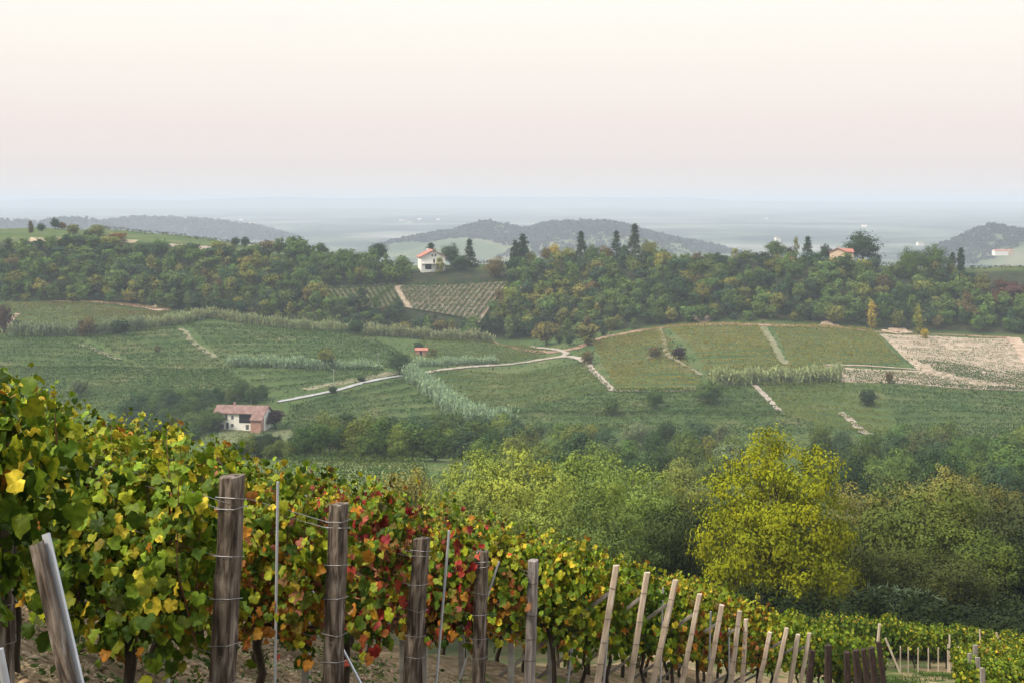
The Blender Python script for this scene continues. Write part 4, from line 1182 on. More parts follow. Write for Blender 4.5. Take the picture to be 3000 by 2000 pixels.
# ------------------------------------------------------------------ near trees below the vineyard
ACA = (.175, .232, .048); ACO = (.105, .108, .028)
NT = [  # key, px, crown top row, depth, width px, colour, name, label
 ('acacia0', 1215, 1335, 104, 300, (.17, .165, .045), 'acacia_tree', 'brownish olive acacia at the left end of the pale acacias'),
 ('acacia1', 1370, 1292, 98, 330, ACA, 'acacia_tree', 'pale yellow-green acacia left of the highest one'),
 ('acacia2', 1530, 1283, 96, 360, (.205, .252, .048), 'acacia_tree', 'highest pale yellow-green acacia with feathery crown'),
 ('acacia0', 1690, 1292, 102, 330, (.145, .205, .046), 'acacia_tree', 'yellow-green acacia right of the highest one'),
 ('acacia1', 1850, 1315, 112, 330, (.145, .21, .05), 'acacia_tree', 'greener acacia towards the yellow tree'),
 ('acacia2', 1985, 1345, 116, 300, (.14, .17, .05), 'acacia_tree', 'dull olive acacia touching the left of the yellow tree'),
 ('acacia2', 1600, 1400, 84, 330, (.155, .205, .045), 'acacia_tree', 'lower pale acacia in front of the highest one'),
 ('acacia0', 1420, 1420, 82, 300, (.15, .19, .045), 'acacia_tree', 'lower olive acacia behind the red-leaved vines'),
 ('acacia1', 1780, 1420, 80, 330, (.085, .125, .036), 'acacia_tree', 'darker green acacia above the pale stakes'),
 ('oak0', 1930, 1470, 84, 300, (.036, .054, .019), 'oak_tree', 'dark green oak left of the yellow tree trunk'),
 ('oak0', 2050, 1440, 100, 280, (.016, .027, .011), 'oak_tree', 'dark oak with shade in its colour behind the yellow tree'),  # dark zone beside the yellow tree painted through the leaf colour
 ('yellow', 2278, 1222, 80, 472, (.172, .202, .010), 'yellow_tree', 'big bright yellow-green tree above the end of the vineyard'),
 ('oak0', 2480, 1480, 104, 300, (.02, .032, .013), 'oak_tree', 'dark oak just right of the yellow tree'),
 ('acacia1', 2540, 1400, 112, 280, (.17, .17, .05), 'acacia_tree', 'tawny acacia at the upper right of the yellow tree'),
 ('oak0', 2700, 1372, 98, 380, (.072, .10, .025), 'oak_tree', 'large olive oak with tawny top in the right thicket'),
 ('acacia0', 2760, 1338, 116, 300, (.17, .175, .055), 'acacia_tree', 'pale tawny tree at the back of the right thicket'),
 ('oak0', 2860, 1500, 92, 330, (.062, .09, .022), 'oak_tree', 'olive oak at the right of the thicket'),
 ('oak0', 2640, 1560, 86, 330, (.045, .058, .018), 'oak_tree', 'dark olive oak low in the middle of the right thicket'),
 ('oak0', 2790, 1600, 84, 300, (.042, .055, .018), 'oak_tree', 'low olive oak above the hedge-like vine row'),
 ('oak0', 3010, 1420, 104, 340, (.035, .048, .02), 'oak_tree', 'dark green oak cut by the right edge, upper'),
 ('oak0', 3040, 1540, 92, 330, (.013, .02, .009), 'oak_tree', 'very dark oak cut by the right edge, lower'),  # very dark leaves paint the deep shade at the right edge
 ('oak0', 2950, 1600, 98, 300, (.014, .022, .010), 'oak_tree', 'dark oak with shade in its colour behind the right end of the vine hedge'),  # leaf colour carries the deep shade behind the hedge end
 ('acacia1', 2900, 1380, 128, 280, (.10, .11, .034), 'acacia_tree', 'yellowish tree behind the right thicket'),
 ('oak0', 1120, 1440, 92, 260, (.075, .08, .026), 'oak_tree', 'low olive oak behind the left end of the acacias'),
]
for i, (key, px, top, d, w, col, name, lab) in enumerate(NT):
    x = (px - 1500) / F * d
    g = Hs(x, d)
    zt = -(top - HZ) / F * d
    plant_tree(key, Vector((x, d, g - .2)), (zt - g) * 1.0, w / F * d * 1.0, col, name, lab, rz=i * 1.37)
for px, d, w, hh_, lab in ((2560, 78, 260, 3.2, 'grey-green cane bush beside the foot of the yellow tree'), (2650, 80, 220, 3.0, 'grey-green cane bush under the olive oak')):
    x = (px - 1500) / F * d
    r = np.random.RandomState(px)
    n = 900; a = r.rand(n) * 6.28; rad = (r.rand(n) ** .5) * w / F * d / 2
    t = r.rand(n)
    Pc = np.stack([np.cos(a) * rad * (.5 + .6 * t), np.sin(a) * rad * (.5 + .6 * t), t * hh_], -1)
    A = np.stack([np.cos(a) * .8, np.sin(a) * .8, r.uniform(-.5, 1, n)], -1)
    L = r.uniform(.4, .9, n)
    V, Q = quads_from(Pc, r.normal(size=(n, 3)) + [0, 0, .6], A, L, L * .12)
    T = np.repeat(np.clip(np.array([.10, .14, .075]) * r.uniform(.6, 1.4, (n, 1)), 0, 1), 4, 0)
    tag(link('cane_bush', np_mesh('cane_bush', V, [Q], [M_ROWLEAF], T), loc=(x, d, Hs(x, d))), lab, 'bush')
# rough herbs over the whole far slope between the vineyards
r = np.random.RandomState(71)
n = 26000
xx = []; 
px = r.uniform(-150, 3150, n); d = np.exp(r.uniform(math.log(395), math.log(622), n))
x = (px - 1500) / F * d
pyy = HZ - H(x, d) / d * F
ok_ = np.array([not any(inside((a, b), q) for q in FIELDS) for a, b in zip(px, pyy)])
x, d = x[ok_], d[ok_]; n = len(x)
Pc = np.stack([x, d, H(x, d) + r.uniform(.0, .16, n)], -1)
V, Q = quads_from(Pc, r.normal(size=(n, 3)) * .5 + [0, 0, .8], r.normal(size=(n, 3)), r.uniform(.5, 1.5, n), r.uniform(.3, .9, n))
pat = (.5 + .5 * np.sin(x / 14 + np.sin(d / 9) * 2))[:, None]
T = (np.array([.048, .082, .02]) * (1 - pat) + np.array([.09, .105, .03]) * pat) * r.uniform(.6, 1.5, (n, 1))
tag(link('ground_cover', np_mesh('ground_cover', V, [Q], [M_ROWLEAF], np.repeat(np.clip(T, 0, 1), 4, 0))), 'rough grass and herbs between the vineyards of the far slope', 'ground cover', kind='stuff')
# bushes along the foot of the near thicket, their shade put into the colour
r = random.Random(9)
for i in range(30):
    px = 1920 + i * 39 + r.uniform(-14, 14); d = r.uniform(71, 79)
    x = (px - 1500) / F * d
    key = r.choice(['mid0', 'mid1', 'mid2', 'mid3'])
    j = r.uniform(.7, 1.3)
    plant_tree(key, Vector((x, d, Hs(x, d) - .6)), r.uniform(2.6, 4.6), r.uniform(3, 4.8), (.015 * j, .025 * j, .010 * j), 'bush', 'dark bush with shade in its colour at the foot of the near thicket', 'bush', 'dark bushes along the foot of the near thicket')
# ------------------------------------------------------------------ foreground vineyard
PAL = {'green': (.064, .112, .010), 'dgreen': (.026, .056, .006), 'lime': (.15, .225, .016), 'ygreen': (.27, .29, .018), 'yellow': (.52, .40, .035),
       'orange': (.42, .17, .022), 'rust': (.26, .085, .022), 'red': (.31, .032, .026), 'pink': (.33, .11, .075), 'crimson': (.15, .012, .018), 'brown': (.12, .06, .025)}
OUT = [(0, .10), (.17, -.08), (.40, -.02), (.54, .22), (.47, .36), (.52, .60), (.32, .70), (.18, .88), (0, .98),
       (-.18, .88), (-.32, .70), (-.52, .60), (-.47, .36), (-.54, .22), (-.40, -.02), (-.17, -.08)]
LB = np.array([(0, .36)] + OUT, float)
LF = np.array([(0, 1 + i, 1 + (i + 1) % len(OUT)) for i in range(len(OUT))])

def leaf_cloud(Pc, N, A, S, C, rnd, edge=None):
    """lobed grape leaves: stalk point, normal, tip direction, size, colour"""
    n = len(Pc); k = len(LB)
    N = N / (np.linalg.norm(N, axis=1, keepdims=True) + 1e-9)
    A = A - N * (A * N).sum(1, keepdims=True); A /= np.linalg.norm(A, axis=1, keepdims=True) + 1e-9
    B = np.cross(A, N)
    fold = rnd.uniform(-.15, .8, n)[:, None]; curl = rnd.uniform(-.2, .9, n)[:, None]; wav = rnd.uniform(-.17, .17, (n, k))
    x = LB[None, :, 0] * rnd.uniform(.85, 1.15, (n, 1)); y = LB[None, :, 1]
    z = fold * np.abs(x) - curl * (y - .35) ** 2 - .25 * x * x + wav
    V = Pc[:, None] + S[:, None, None] * (B[:, None] * x[..., None] + A[:, None] * (y - .1)[..., None] + N[:, None] * z[..., None])
    Q = (np.arange(n) * k)[:, None, None] + LF[None]
    T = np.repeat(C[:, None], k, 1)
    e = rnd.uniform(.8, 1.35, (n, 1, 1)) if edge is None else edge
    T[:, 1:] = T[:, 1:] * e
    T = T * rnd.uniform(.88, 1.12, (n, k, 1))
    return V.reshape(-1, 3), Q.reshape(-1, 3), np.clip(T.reshape(-1, 3), .003, 1)

def palette(rnd, n, table, h):
    """table: colour -> (share low, share high) along relative height h"""
    names = list(table); W = np.array([np.array([table[k][0], table[k][1]]) for k in names], float)
    w = W[:, 0][None] * (1 - h[:, None]) + W[:, 1][None] * h[:, None]
    w /= w.sum(1, keepdims=True)
    c = (w.cumsum(1) > rnd.rand(n)[:, None]).argmax(1)
    cols = np.array([PAL[k] for k in names])[c]
    o = rnd.permutation(n)
    m = rnd.uniform(0, .35, (n, 1))
    return (cols * (1 - m) + cols[o] * m) * rnd.uniform(.7, 1.3, (n, 1))

TAB = {  # tops yellower, lower leaves darker: autumn colour plus painted light from above
 'green': {'green': (4, 3), 'dgreen': (3.0, .6), 'lime': (2.6, 4.0), 'ygreen': (.9, 3.8), 'yellow': (.15, 1.4), 'orange': (.25, .12), 'rust': (.12, .0), 'brown': (.15, .1)},
 'lime': {'green': (2.5, 2), 'dgreen': (2, .6), 'lime': (2.5, 3), 'ygreen': (1.4, 3), 'yellow': (.3, 1.2), 'orange': (.6, .3), 'rust': (.4, .05), 'pink': (.05, .1)},
 'rust': {'green': (2, 2), 'dgreen': (1.5, .8), 'lime': (1.8, 3), 'ygreen': (1.2, 2.4), 'yellow': (.2, .8), 'orange': (3.0, .1), 'rust': (3.6, .0), 'pink': (2.0, .0), 'red': (.2, .0)},
 'red': {'green': (2.4, 2.6), 'dgreen': (2, 1.2), 'lime': (1.4, 1.9), 'ygreen': (.6, 1.1), 'rust': (1.2, .4), 'red': (1.7, .8), 'pink': (.8, .4), 'crimson': (1.5, 1.0), 'orange': (.6, .3)},
 'mixed': {'green': (2.2, 2), 'dgreen': (2, .8), 'lime': (1.5, 2), 'ygreen': (1.3, 2.4), 'yellow': (.4, 1.2), 'orange': (1.3, .7), 'rust': (1.4, .35), 'red': (.15, .03), 'brown': (.8, .3)},
 'hedge': {'green': (3.2, 3.4), 'dgreen': (3.5, 2), 'lime': (1.2, 2.2), 'ygreen': (.6, 1.6), 'yellow': (.2, .4), 'orange': (.2, .1)},
 'bright': {'green': (3, 2), 'dgreen': (1, .5), 'lime': (3, 4), 'ygreen': (1, 2.5), 'yellow': (.3, .6)},
}

def vine_meshes(key, seed, n=1600, width=1.12, z0=.70, z1=1.53, thick=.17, size=.076, shoots=9, cluster=True):
    r = np.random.RandomState(seed)
    # leaves hang from shoots that rise from the cordon
    ns = 26
    sx = np.linspace(-width / 2, width / 2, ns) + r.normal(0, .03, ns)
    sy = r.normal(0, thick * .55, ns); top = z1 + r.normal(0, .12 if shoots > 5 else .06, ns) + .07 * np.sin(sx * 5 + seed)
    k = r.randint(0, ns, n)
    h = r.rand(n) ** .82
    lean = r.normal(0, .10, ns)
    low = z0 + r.normal(0, .10, ns) - .12 * (r.rand(ns) < .18)
    z = low[k] + h * (top[k] - low[k])
    bul = 1 + .55 * np.sin(np.clip(h, 0, 1) * math.pi)
    Pc = np.stack([sx[k] + lean[k] * (h - .4) + r.normal(0, .07, n), (sy[k] + r.normal(0, thick * .62, n)) * bul, z], -1)
    # loose shoots above the hedge and drooping ones below
    ex = []; canes = MB()
    for i in range(shoots):
        x = r.uniform(-width / 2, width / 2); y = r.normal(0, .07); L = r.uniform(.12, .42) * (1 if i < shoots - 3 else -.9)
        zb = z1 - .1 if L > 0 else z0 + .1
        dx, dy = r.uniform(-.25, .25), r.uniform(-.2, .2)
        m = 6
        for q in range(m):
            f = (q + 1) / m
            ex.append((x + dx * f * f, y + dy * f * f, zb + L * f))
        canes.tube([(x, y, zb - .25), (x, y, zb), (x + dx * .3, y + dy * .3, zb + L * .55), (x + dx, y + dy, zb + L)], [.005, .004, .003, .002], 4, cap=False)
    for i in range(0, ns, 2):
        canes.tube([(sx[i], sy[i] * .3, z0 - .02), (sx[i] + lean[i] * .1, sy[i], (z0 + top[i]) / 2), (sx[i] + lean[i] * .6, sy[i], top[i])], [.006, .0048, .003], 4, cap=False)
    ex = np.array(ex); exn = np.repeat(ex, 2, 0) + r.normal(0, .025, (len(ex) * 2, 3))
    Pc = np.concatenate([Pc, exn]); h = np.concatenate([h, np.where(exn[:, 2] > z1 - .2, 1.0, 0.0)])
    n2 = len(Pc)
    side = np.sign(Pc[:, 1] + r.normal(0, .05, n2))
    N = np.stack([r.normal(0, .5, n2), side * r.uniform(.5, 1.1, n2), r.normal(.35, .4, n2)], -1)
    A = np.stack([r.normal(0, .55, n2), side * .3 + r.normal(0, .3, n2), -np.abs(r.normal(.8, .4, n2))], -1)
    up = h > .93
    A[up, 2] += 1.0; N[up, 2] += .5
    S = size * r.uniform(.45, 1.25, n2) * np.where(up, .72, 1)
    C = palette(r, n2, TAB[key], np.clip(h * .9 + .05, 0, 1))
    V, Q, T = leaf_cloud(Pc, N, A, S, C, r)
    me = np_mesh('vine_leaves_' + key, V, [Q], [M_VINE], T, smooth=False)
    # trunk with two arms
    tb = MB(); a = r.uniform(-.08, .08, 4)
    tb.tube([(a[0] * .5, a[1] * .4, -.25), (a[0], a[1] * .5, .12), (a[2], a[3] * .5, .34), (a[0] * .6, a[1] * .3, .52), (0, 0, .68)], [.046, .036, .030, .034, .04], 8)
    for s in (-1, 1):
        tb.tube([(0, 0, .66), (s * .16, r.uniform(-.03, .03), .74), (s * .34, r.uniform(-.03, .03), .73), (s * .55, 0, .76)], [.03, .021, .017, .012], 6)
    return me, tb.mesh('vine_trunk', [M_BARK], True), canes.mesh('vine_canes', [M_CANE])

VM = {}
sd = 900
for key, cnt_ in (('green', 3), ('lime', 2), ('rust', 2), ('red', 2), ('mixed', 3), ('hedge', 2), ('bright', 2)):
    VM[key] = []
    for q in range(cnt_):
        sd += 1
        VM[key].append(vine_meshes(key, sd, n=1600 if key not in ('hedge', 'bright') else 1300, size=.083 if key not in ('hedge', 'bright') else .095, shoots=13 if key not in ('hedge', 'bright') else 3))

rv = random.Random(5)
def vine(x, y, key, ang, label, group=None, sc_=1.0, hs=1.0):
    me, tm, cm = rv.choice(VM[key])
    e = empty('grape_vine', (x, y, Hs(x, y) - .02), ang + (math.pi if rv.random() < .5 else 0))
    e.scale = (sc_, sc_, sc_ * hs * rv.uniform(.95, 1.05))
    tag(e, label, 'grape vine', group)
    link('trunk', tm, e); link('foliage', me, e); link('canes', cm, e)
    return e

# row ends: photo column and row of the post top, depth, lean, kind
TH = math.radians(30)
RD = Vector((-math.cos(TH), math.sin(TH), 0))        # every row runs left and away from its end post
ROWS = [  # px, py, d, lean(dx/dz), kind, row colours, phrase for the end post
 (10, 1270, 6.95, .02, 'P', ['hedge', 'hedge'], 'the dark post at the left edge'),
 (681, 1395, 8.0, .050, 'P', ['green', 'green', 'green', 'green', 'green'], 'the biggest brown square post'),
 (993, 1475, 10.2, .035, 'P', ['rust', 'lime', 'lime', 'green', 'lime', 'green'], 'the second brown square post'),
 (1236, 1575, 12.4, .07, 'P', ['red', 'lime', 'lime', 'green', 'lime', 'lime'], 'the grey-brown post half covered by red leaves'),
 (1413, 1612, 14.6, .03, 'P', ['red', 'mixed', 'lime', 'lime', 'lime'], 'the post with the pale cut top'),
 (1562, 1640, 16.8, .03, 'G', ['mixed', 'mixed', 'lime', 'lime', 'lime'], 'the slim grey post with a black stain'),
 (1806, 1655, 18.6, .155, 'S', ['lime', 'mixed', 'mixed', 'mixed', 'lime'], 'the first pale leaning stake'),
 (1896, 1675, 20.2, .15, 'S', ['lime', 'mixed', 'lime', 'mixed'], 'the second pale leaning stake'),
 (1980, 1697, 21.8, .21, 'S', ['hedge', 'lime', 'mixed', 'lime'], 'the third pale leaning stake'),
 (2050, 1738, 23.4, .19, 'S', ['hedge', 'green', 'lime', 'mixed'], 'the crooked pale stake wrapped in orange leaves'),
 (2115, 1770, 25.0, .17, 'S', ['mixed', 'lime', 'mixed', 'lime'], 'the pale stake right of the orange leaf clump'),
 (2167, 1789, 26.6, .12, 'S', ['mixed', 'hedge', 'lime', 'mixed'], 'the whitish stake with a brace behind it'),
 (2186, 1812, 28.2, .06, 'S', ['mixed', 'lime', 'mixed'], 'the nearly upright pale stake'),
 (2256, 1850, 29.8, .2, 'S', ['mixed', 'lime', 'mixed'], 'the short pale stake right of the upright one'),
 (2305, 1838, 31.4, .2, 'S', ['mixed', 'mixed', 'lime'], 'the pale stake with a forked brace'),
 (2338, 1857, 33.0, .16, 'S', ['lime', 'mixed', 'lime'], 'the last stake but one of the pale stakes'),
 (2372, 1853, 34.6, .17, 'S', ['bright', 'mixed', 'lime'], 'the last pale stake before the dark posts'),
]
ORD = ['first', 'second', 'third', 'fourth', 'fifth', 'sixth']
CDESC = {'green': 'green and yellow-topped', 'lime': 'yellow-green', 'rust': 'rust and lime leaved', 'red': 'red and crimson leaved', 'mixed': 'orange and green leaved', 'hedge': 'dark green', 'bright': 'bright green'}

def post_mesh(L, w, mat, seed, bev=.18, taper=.06, stake=False):
    """squared post with worn edges, cracks and an uneven sawn top; origin at its foot, 0.4 m sunk"""
    r = random.Random(seed)
    mb = MB(); n = 14
    k = 8; b = w * bev
    ring = [(-w / 2 + b, -w / 2), (w / 2 - b, -w / 2), (w / 2, -w / 2 + b), (w / 2, w / 2 - b), (w / 2 - b, w / 2), (-w / 2 + b, w / 2), (-w / 2, w / 2 - b), (-w / 2, -w / 2 + b)]
    V = []; F = []
    for i in range(n + 1):
        z = -.4 + (L + .4) * i / n; s = 1 - taper * i / n
        ox, oy = r.uniform(-.03, .03) * w, r.uniform(-.03, .03) * w
        for j, (x, y) in enumerate(ring):
            q = 1 + r.uniform(-.035, .035)
            zz = z + (r.uniform(-.10, .10) * w + x * .1 if i == n else 0)
            V.append((x * s * q + ox, y * s * q + oy, zz))
    for i in range(n):
        for j in range(k): F.append((i * k + j, i * k + (j + 1) % k, (i + 1) * k + (j + 1) % k, (i + 1) * k + j))
    F.append(tuple(n * k + j for j in range(k)))
    mb.add(V, F)
    return mb

def tie_mesh(w, s, rad=.0016, tail=True):
    mb = MB(); e = w / 2 * s + .004
    P4 = [(-e, -e), (e, -e), (e, e), (-e, e), (-e, -e)]
    mb.tube([(x, y, .012 * math.sin(i * 1.7)) for i, (x, y) in enumerate(P4)], [rad] * 5, 5, cap=False)
    return mb

posts = []
for i, (px, py, d, lean, kind, cols, phrase) in enumerate(ROWS):
    t = P(px, py, d)
    zb = Hs(t.x, d)
    xb = t.x - lean * (t.z - zb)
    zb = Hs(xb, d)
    base = Vector((xb, d, zb)); L = (t - base).length
    posts.append((base, t, L))
    ang = math.atan2(t.x - xb, t.z - zb)
    if kind == 'P': w, mat, nm = {0: .15, 1: .128, 2: .128, 3: .135, 4: .125}[i], M_POST, 'vineyard_post'
    elif kind == 'G': w, mat, nm = .12, M_POSTGREY, 'vineyard_post'
    else: w, mat, nm = [.085, .082, .088, .085, .09, .09, .085, .095, .095, .1, .1][i - 6], M_STAKE, 'end_stake'
    o = post_mesh(L, w, mat, 40 + i).build(nm, [mat], None, base)
    o.rotation_euler = (0, ang, 0)
    yaw = math.radians({0: 20, 1: -24, 2: -26, 3: -30, 4: -20, 5: -15}.get(i, -18 + 7 * (i % 4)))
    o.rotation_euler = (Matrix.Rotation(ang, 3, 'Y') @ Matrix.Rotation(yaw, 3, 'Z')).to_euler()
    lab = {0: 'dark weathered post at the left edge among the leaves', 1: 'biggest brown squared wooden post with dark streaks', 2: 'second brown squared wooden post with dark right side',
           3: 'grey-brown squared post with red leaves over its top', 4: 'brown post with pale sawn top under a leaf of scarlet', 5: 'slim grey post with a black stain halfway up'}.get(i)
    if lab is None: lab = phrase.replace('the ', '', 1) + ' at a vine row end'
    tag(o, lab, 'post' if kind != 'S' else 'stake', 'posts and stakes at the row ends')
    if i < 14:
        hs = [.93, .90, .74, .60, .45, .33] if kind == 'P' else [.84, .62, .45, .30]
        for q, hh in enumerate(hs):
            tm = tie_mesh(w, 1 - .06 * hh, .0019 if i < 5 else .003).build('wire_tie', [M_WIRE if kind == 'P' else M_RUST], o)
            tm.location = (0, 0, L * hh)
            tm.rotation_euler = (random.Random(q + i).uniform(-.12, .12), random.Random(q + i + 9).uniform(-.12, .12), 0)
    # braces of the stakes
    if kind == 'S' and i not in (12, 13):
        a = base.lerp(t, .80) + Vector((-.03, .03, 0))
        e = base + RD * 1.55; e.z = Hs(e.x, e.y) - .1
        mb = MB()
        dv = e - a
        pm = post_mesh(dv.length, .085, M_BRACE, 70 + i, .12, 0).build('brace', [M_BRACE], None, e)
        pm.rotation_euler = (a - e).to_track_quat('Z', 'Y').to_euler()
        pm.scale = (1, .6, .995)
        tag(pm, 'grey diagonal brace propping ' + phrase, 'brace')
    # the vines of the row
    for q, key in enumerate(cols):
        s = .66 + q * 1.0
        v = base + RD * s
        if i == 0: v = Vector((-2.74 - q * .9, 6.6 + q * .4, 0))
        vine(v.x, v.y, key, math.pi - TH, '%s vine, %s behind %s' % (CDESC[key], ORD[q], phrase), 'foreground grape vines', 1.0, [1.0, 1.0, 1.04, 1.10, 1.16, 1.2][i] if i < 6 else 1.2)

# trellis wires of the five near rows
WN = ['topmost', 'second', 'third', 'fourth', 'lowest']
for i in range(1, 6):
    base, t, L = posts[i]
    for q, f in enumerate((.92, .895, .74, .60, .42)):
        a = base.lerp(t, f)
        pts = []
        for k in range(8):
            s = k * .8
            g = base + RD * s
            z = Hs(g.x, g.y) * .45 + (base.z + (Hs(base.x + RD.x * 5.6, base.y + RD.y * 5.6) - base.z) * s / 5.6) * .55
            p = Vector((g.x + (a.x - base.x), g.y - .06, z + L * f + .015 * math.sin(k * 2.1 + q)))
            pts.append(p)
        pts[0] = a + Vector((0, -.07, 0))
        mb = MB(); mb.tube(pts, [.0022] * 8, 5)
        tag(mb.build('trellis_wire', [M_WIRE]), '%s thin wire running left from %s' % (WN[q], ROWS[i][6]), 'wire')

# thin galvanised rods and the steel angle on the leaning plank
def rod(p0, p1, rad, label, mat=M_STEEL, name='steel_rod'):
    """p0, p1: (px, py, d)"""
    a = P(*p0); b = P(*p1)
    dv = (b - a).normalized(); g = b
    for _ in range(40):
        if g.z < Hs(g.x, g.y) - .15: break
        g = g + dv * .06
    mb = MB(); L = (a - g).length
    mb.tube([(0, 0, 0), (0, 0, L * .5), (0, 0, L)], [rad] * 3, 8)
    o = mb.build(name, [mat], None, g)
    o.rotation_euler = (a - g).to_track_quat('Z', 'Y').to_euler()
    return tag(o, label, 'rod')
rod((814, 1410, 9.95), (807, 1900, 9.95), .0095, 'upright thin galvanised rod between the two biggest posts')
rod((846, 1598, 10.9), (1062, 2010, 10.5), .010, 'slanting pale rod running down behind the second post')
rod((1316, 1553, 12.6), (1278, 2000, 12.6), .011, 'pale thin rod leaning beside the grey-brown post')
rod((1462, 1644, 14.8), (1366, 1930, 14.8), .010, 'bent pale rod between the pale-topped post and the slim grey post')
rod((462, 1640, 8.9), (491, 1990, 8.9), .013, 'short pale rod standing at a vine trunk left of the biggest post')
rod((-3, 1900, 6.0), (22, 2030, 6.0), .02, 'bluish rod in the lower left corner')
rod((1700, 1700, 19.5), (1662, 2010, 19.5), .014, 'grey rod in the leaves left of the first pale stake')
rod((1790, 1740, 19.0), (1768, 2010, 19.0), .014, 'grey rod right behind the first pale stake')
rod((2082, 1790, 25.5), (2079, 1900, 25.5), .016, 'upright grey rod between the crooked stake and its neighbour')
rod((2136, 1840, 27.5), (2136, 1960, 27.5), .016, 'thin grey rod left of the whitish stake')
rod((1942, 1720, 22.5), (1936, 1960, 22.5), .014, 'thin grey rod between the second and third pale stakes')

# leaning plank with a steel angle along its edge, lower left
a = P(108, 1590, 5.75); b = P(214, 2060, 5.6)
dv = (b - a).normalized(); g = b.copy()
while g.z > Hs(g.x, g.y) - .1: g = g + dv * .05
pl = post_mesh((a - g).length, .066, M_POST, 99, .1, .3).build('leaning_plank', [M_POST], None, g)
M_PLANK = M_POST
q = (a - g).to_track_quat('Z', 'Y').to_matrix() @ Matrix.Rotation(math.radians(200), 3, 'Z')
pl.rotation_euler = q.to_euler()
tag(pl, 'thick leaning plank with a steel edge in the lower left corner', 'plank')
mb = MB(); Lp = (a - g).length
mb.box(.030, .034, -.04, -.008, 0, Lp * 1.02); mb.box(.034, .044, -.04, -.036, 0, Lp * 1.02)
mb.build('steel_edge', [M_STEEL], pl)

# concrete trellis posts inside the rows
def conc(px, py_base, d, top, label):
    x = (px - 1500) / F * d
    mb = MB(); mb.box(-.038, .038, -.038, .038, -.4, top)
    o = mb.build('concrete_post', [M_CONC], None, (x, d, Hs(x, d)))
    bv = o.modifiers.new('bevel', 'BEVEL'); bv.width = .008; bv.segments = 2
    return tag(o, label, 'post')
conc(337, 1800, 14.4, 1.6, 'concrete post under the leaves, left one of two at the left')
conc(386, 1835, 11.5, 1.6, 'concrete post under the leaves, right one of two at the left')
conc(548, 1800, 13.9, 1.5, 'concrete post behind the vine trunks left of the biggest post')
conc(896, 1800, 13.1, 1.79, 'concrete post whose pale top shows above the leaves')
conc(1241, 1940, 15.3, 1.5, 'concrete post right behind the grey-brown post')
conc(1352, 1870, 17.7, 1.5, 'concrete post under the red and orange leaves')
conc(1497, 1930, 17.3, 1.4, 'concrete post between the pale-topped post and the grey post')
conc(1612, 1950, 19.5, 1.4, 'concrete post right of the slim grey post')
conc(1180, 1850, 15.5, 1.5, 'concrete post left of the grey-brown post')

# ------------------------------------------------------------------ lower vineyard at the right
DP = [(2380, 1903, 37.2, .10), (2426, 1888, 38.6, .0), (2481, 1908, 36.5, -.02), (2506, 1903, 37.5, -.10), (2530, 1900, 38.5, -.12), (2552, 1895, 39.5, -.12), (2574, 1880, 41, -.13)]
DL = ['wide dark post at the left of the dark post cluster', 'narrow black post second in the dark post cluster', 'thin dark post in front of the cluster of dark posts', 'grey-edged dark post in the middle of the cluster', 'dark leaning post next to the grey-edged one', 'dark leaning post last but one in the cluster', 'rightmost black leaning post of the cluster']
for i, (px, py, d, lean) in enumerate(DP):
    t = P(px, py, d); zb = Hs(t.x, d); xb = t.x - lean * (t.z - zb)
    base = Vector((xb, d, Hs(xb, d)))
    o = post_mesh((t - base).length, .19 + .03 * (i % 2), M_DARKPOST, 130 + i, .2, .25).build('old_post', [M_DARKPOST], None, base)
    o.rotation_euler = (0, math.atan2(t.x - xb, t.z - base.z), 0)
    tag(o, DL[i], 'post', 'dark old posts')
# bright vines behind the dark posts
for q in range(7):
    px = 2335 + q * 32; d = 40.5 + q * .5
    x = (px - 1500) / F * d
    vine(x, d, 'bright', .1, 'bright green grape vine in the row behind the dark old posts', 'bright vines behind the dark posts', 1.05, 1.1)
# hedge-like row across the slope
HP = [(2230, 1800, 64), (2330, 1797, 64.5), (2600, 1803, 65.5), (2800, 1823, 65), (3000, 1852, 63.5), (3150, 1875, 62)]
hx = np.array([(p[0] - 1500) / F * p[2] for p in HP]); hd = np.array([p[2] for p in HP]); hz = np.array([-(p[1] - HZ) / F * p[2] for p in HP])
x = hx[0]; k = 0
while x < hx[-1]:
    d = float(np.interp(x, hx, hd)); top = float(np.interp(x, hx, hz)); g = Hs(x, d)
    key = 'hedge' if rv.random() < .72 else 'bright'
    vine(x, d, key, .03, 'dark green grape vine in the long clipped row above the brown clearing', 'vines of the clipped row', 1.12, max(.7, min(1.7, (top - g) / 1.68 / 1.12)))
    x += .72; k += 1
def stake_px(px0, py0, px1, py1, d, w, label, mat=M_STAKE, name='vine_stake'):
    a = P(px0, py0, d); b = P(px1, py1, d)
    dv = (b - a).normalized(); g = b.copy()
    for _ in range(30):
        if g.z < Hs(g.x, g.y): break
        g = g + dv * .05
    o = post_mesh((a - g).length, w, mat, int(px0), .15, .05).build(name, [mat], None, g)
    o.rotation_euler = (a - g).to_track_quat('Z', 'Y').to_euler()
    return tag(o, label, 'stake')
stake_px(2577, 1826, 2572, 1880, 62.8, .11, 'tall pale stake standing above the clipped vine row')
stake_px(2594, 1868, 2616, 1920, 62.8, .09, 'pale slanting brace at the left end of the clearing')
for i, (px, y0, y1) in enumerate(((2638, 1898, 1922), (2661, 1900, 1926), (2720, 1902, 1928), (2749, 1902, 1936), (2777, 1892, 1936), (2690, 1902, 1926))):
    stake_px(px, y0 - 6, px, y1, 63.4, .05, 'short pale stake between the trunks under the clipped vine row')['group'] = 'pale stakes under the clipped vine row'
stake_px(2808, 1894, 2828, 1938, 62.5, .09, 'pale slanting brace at the right end of the clearing')
stake_px(2782, 1858, 2782, 1890, 63.2, .07, 'pale stake top showing in the clipped vine row')
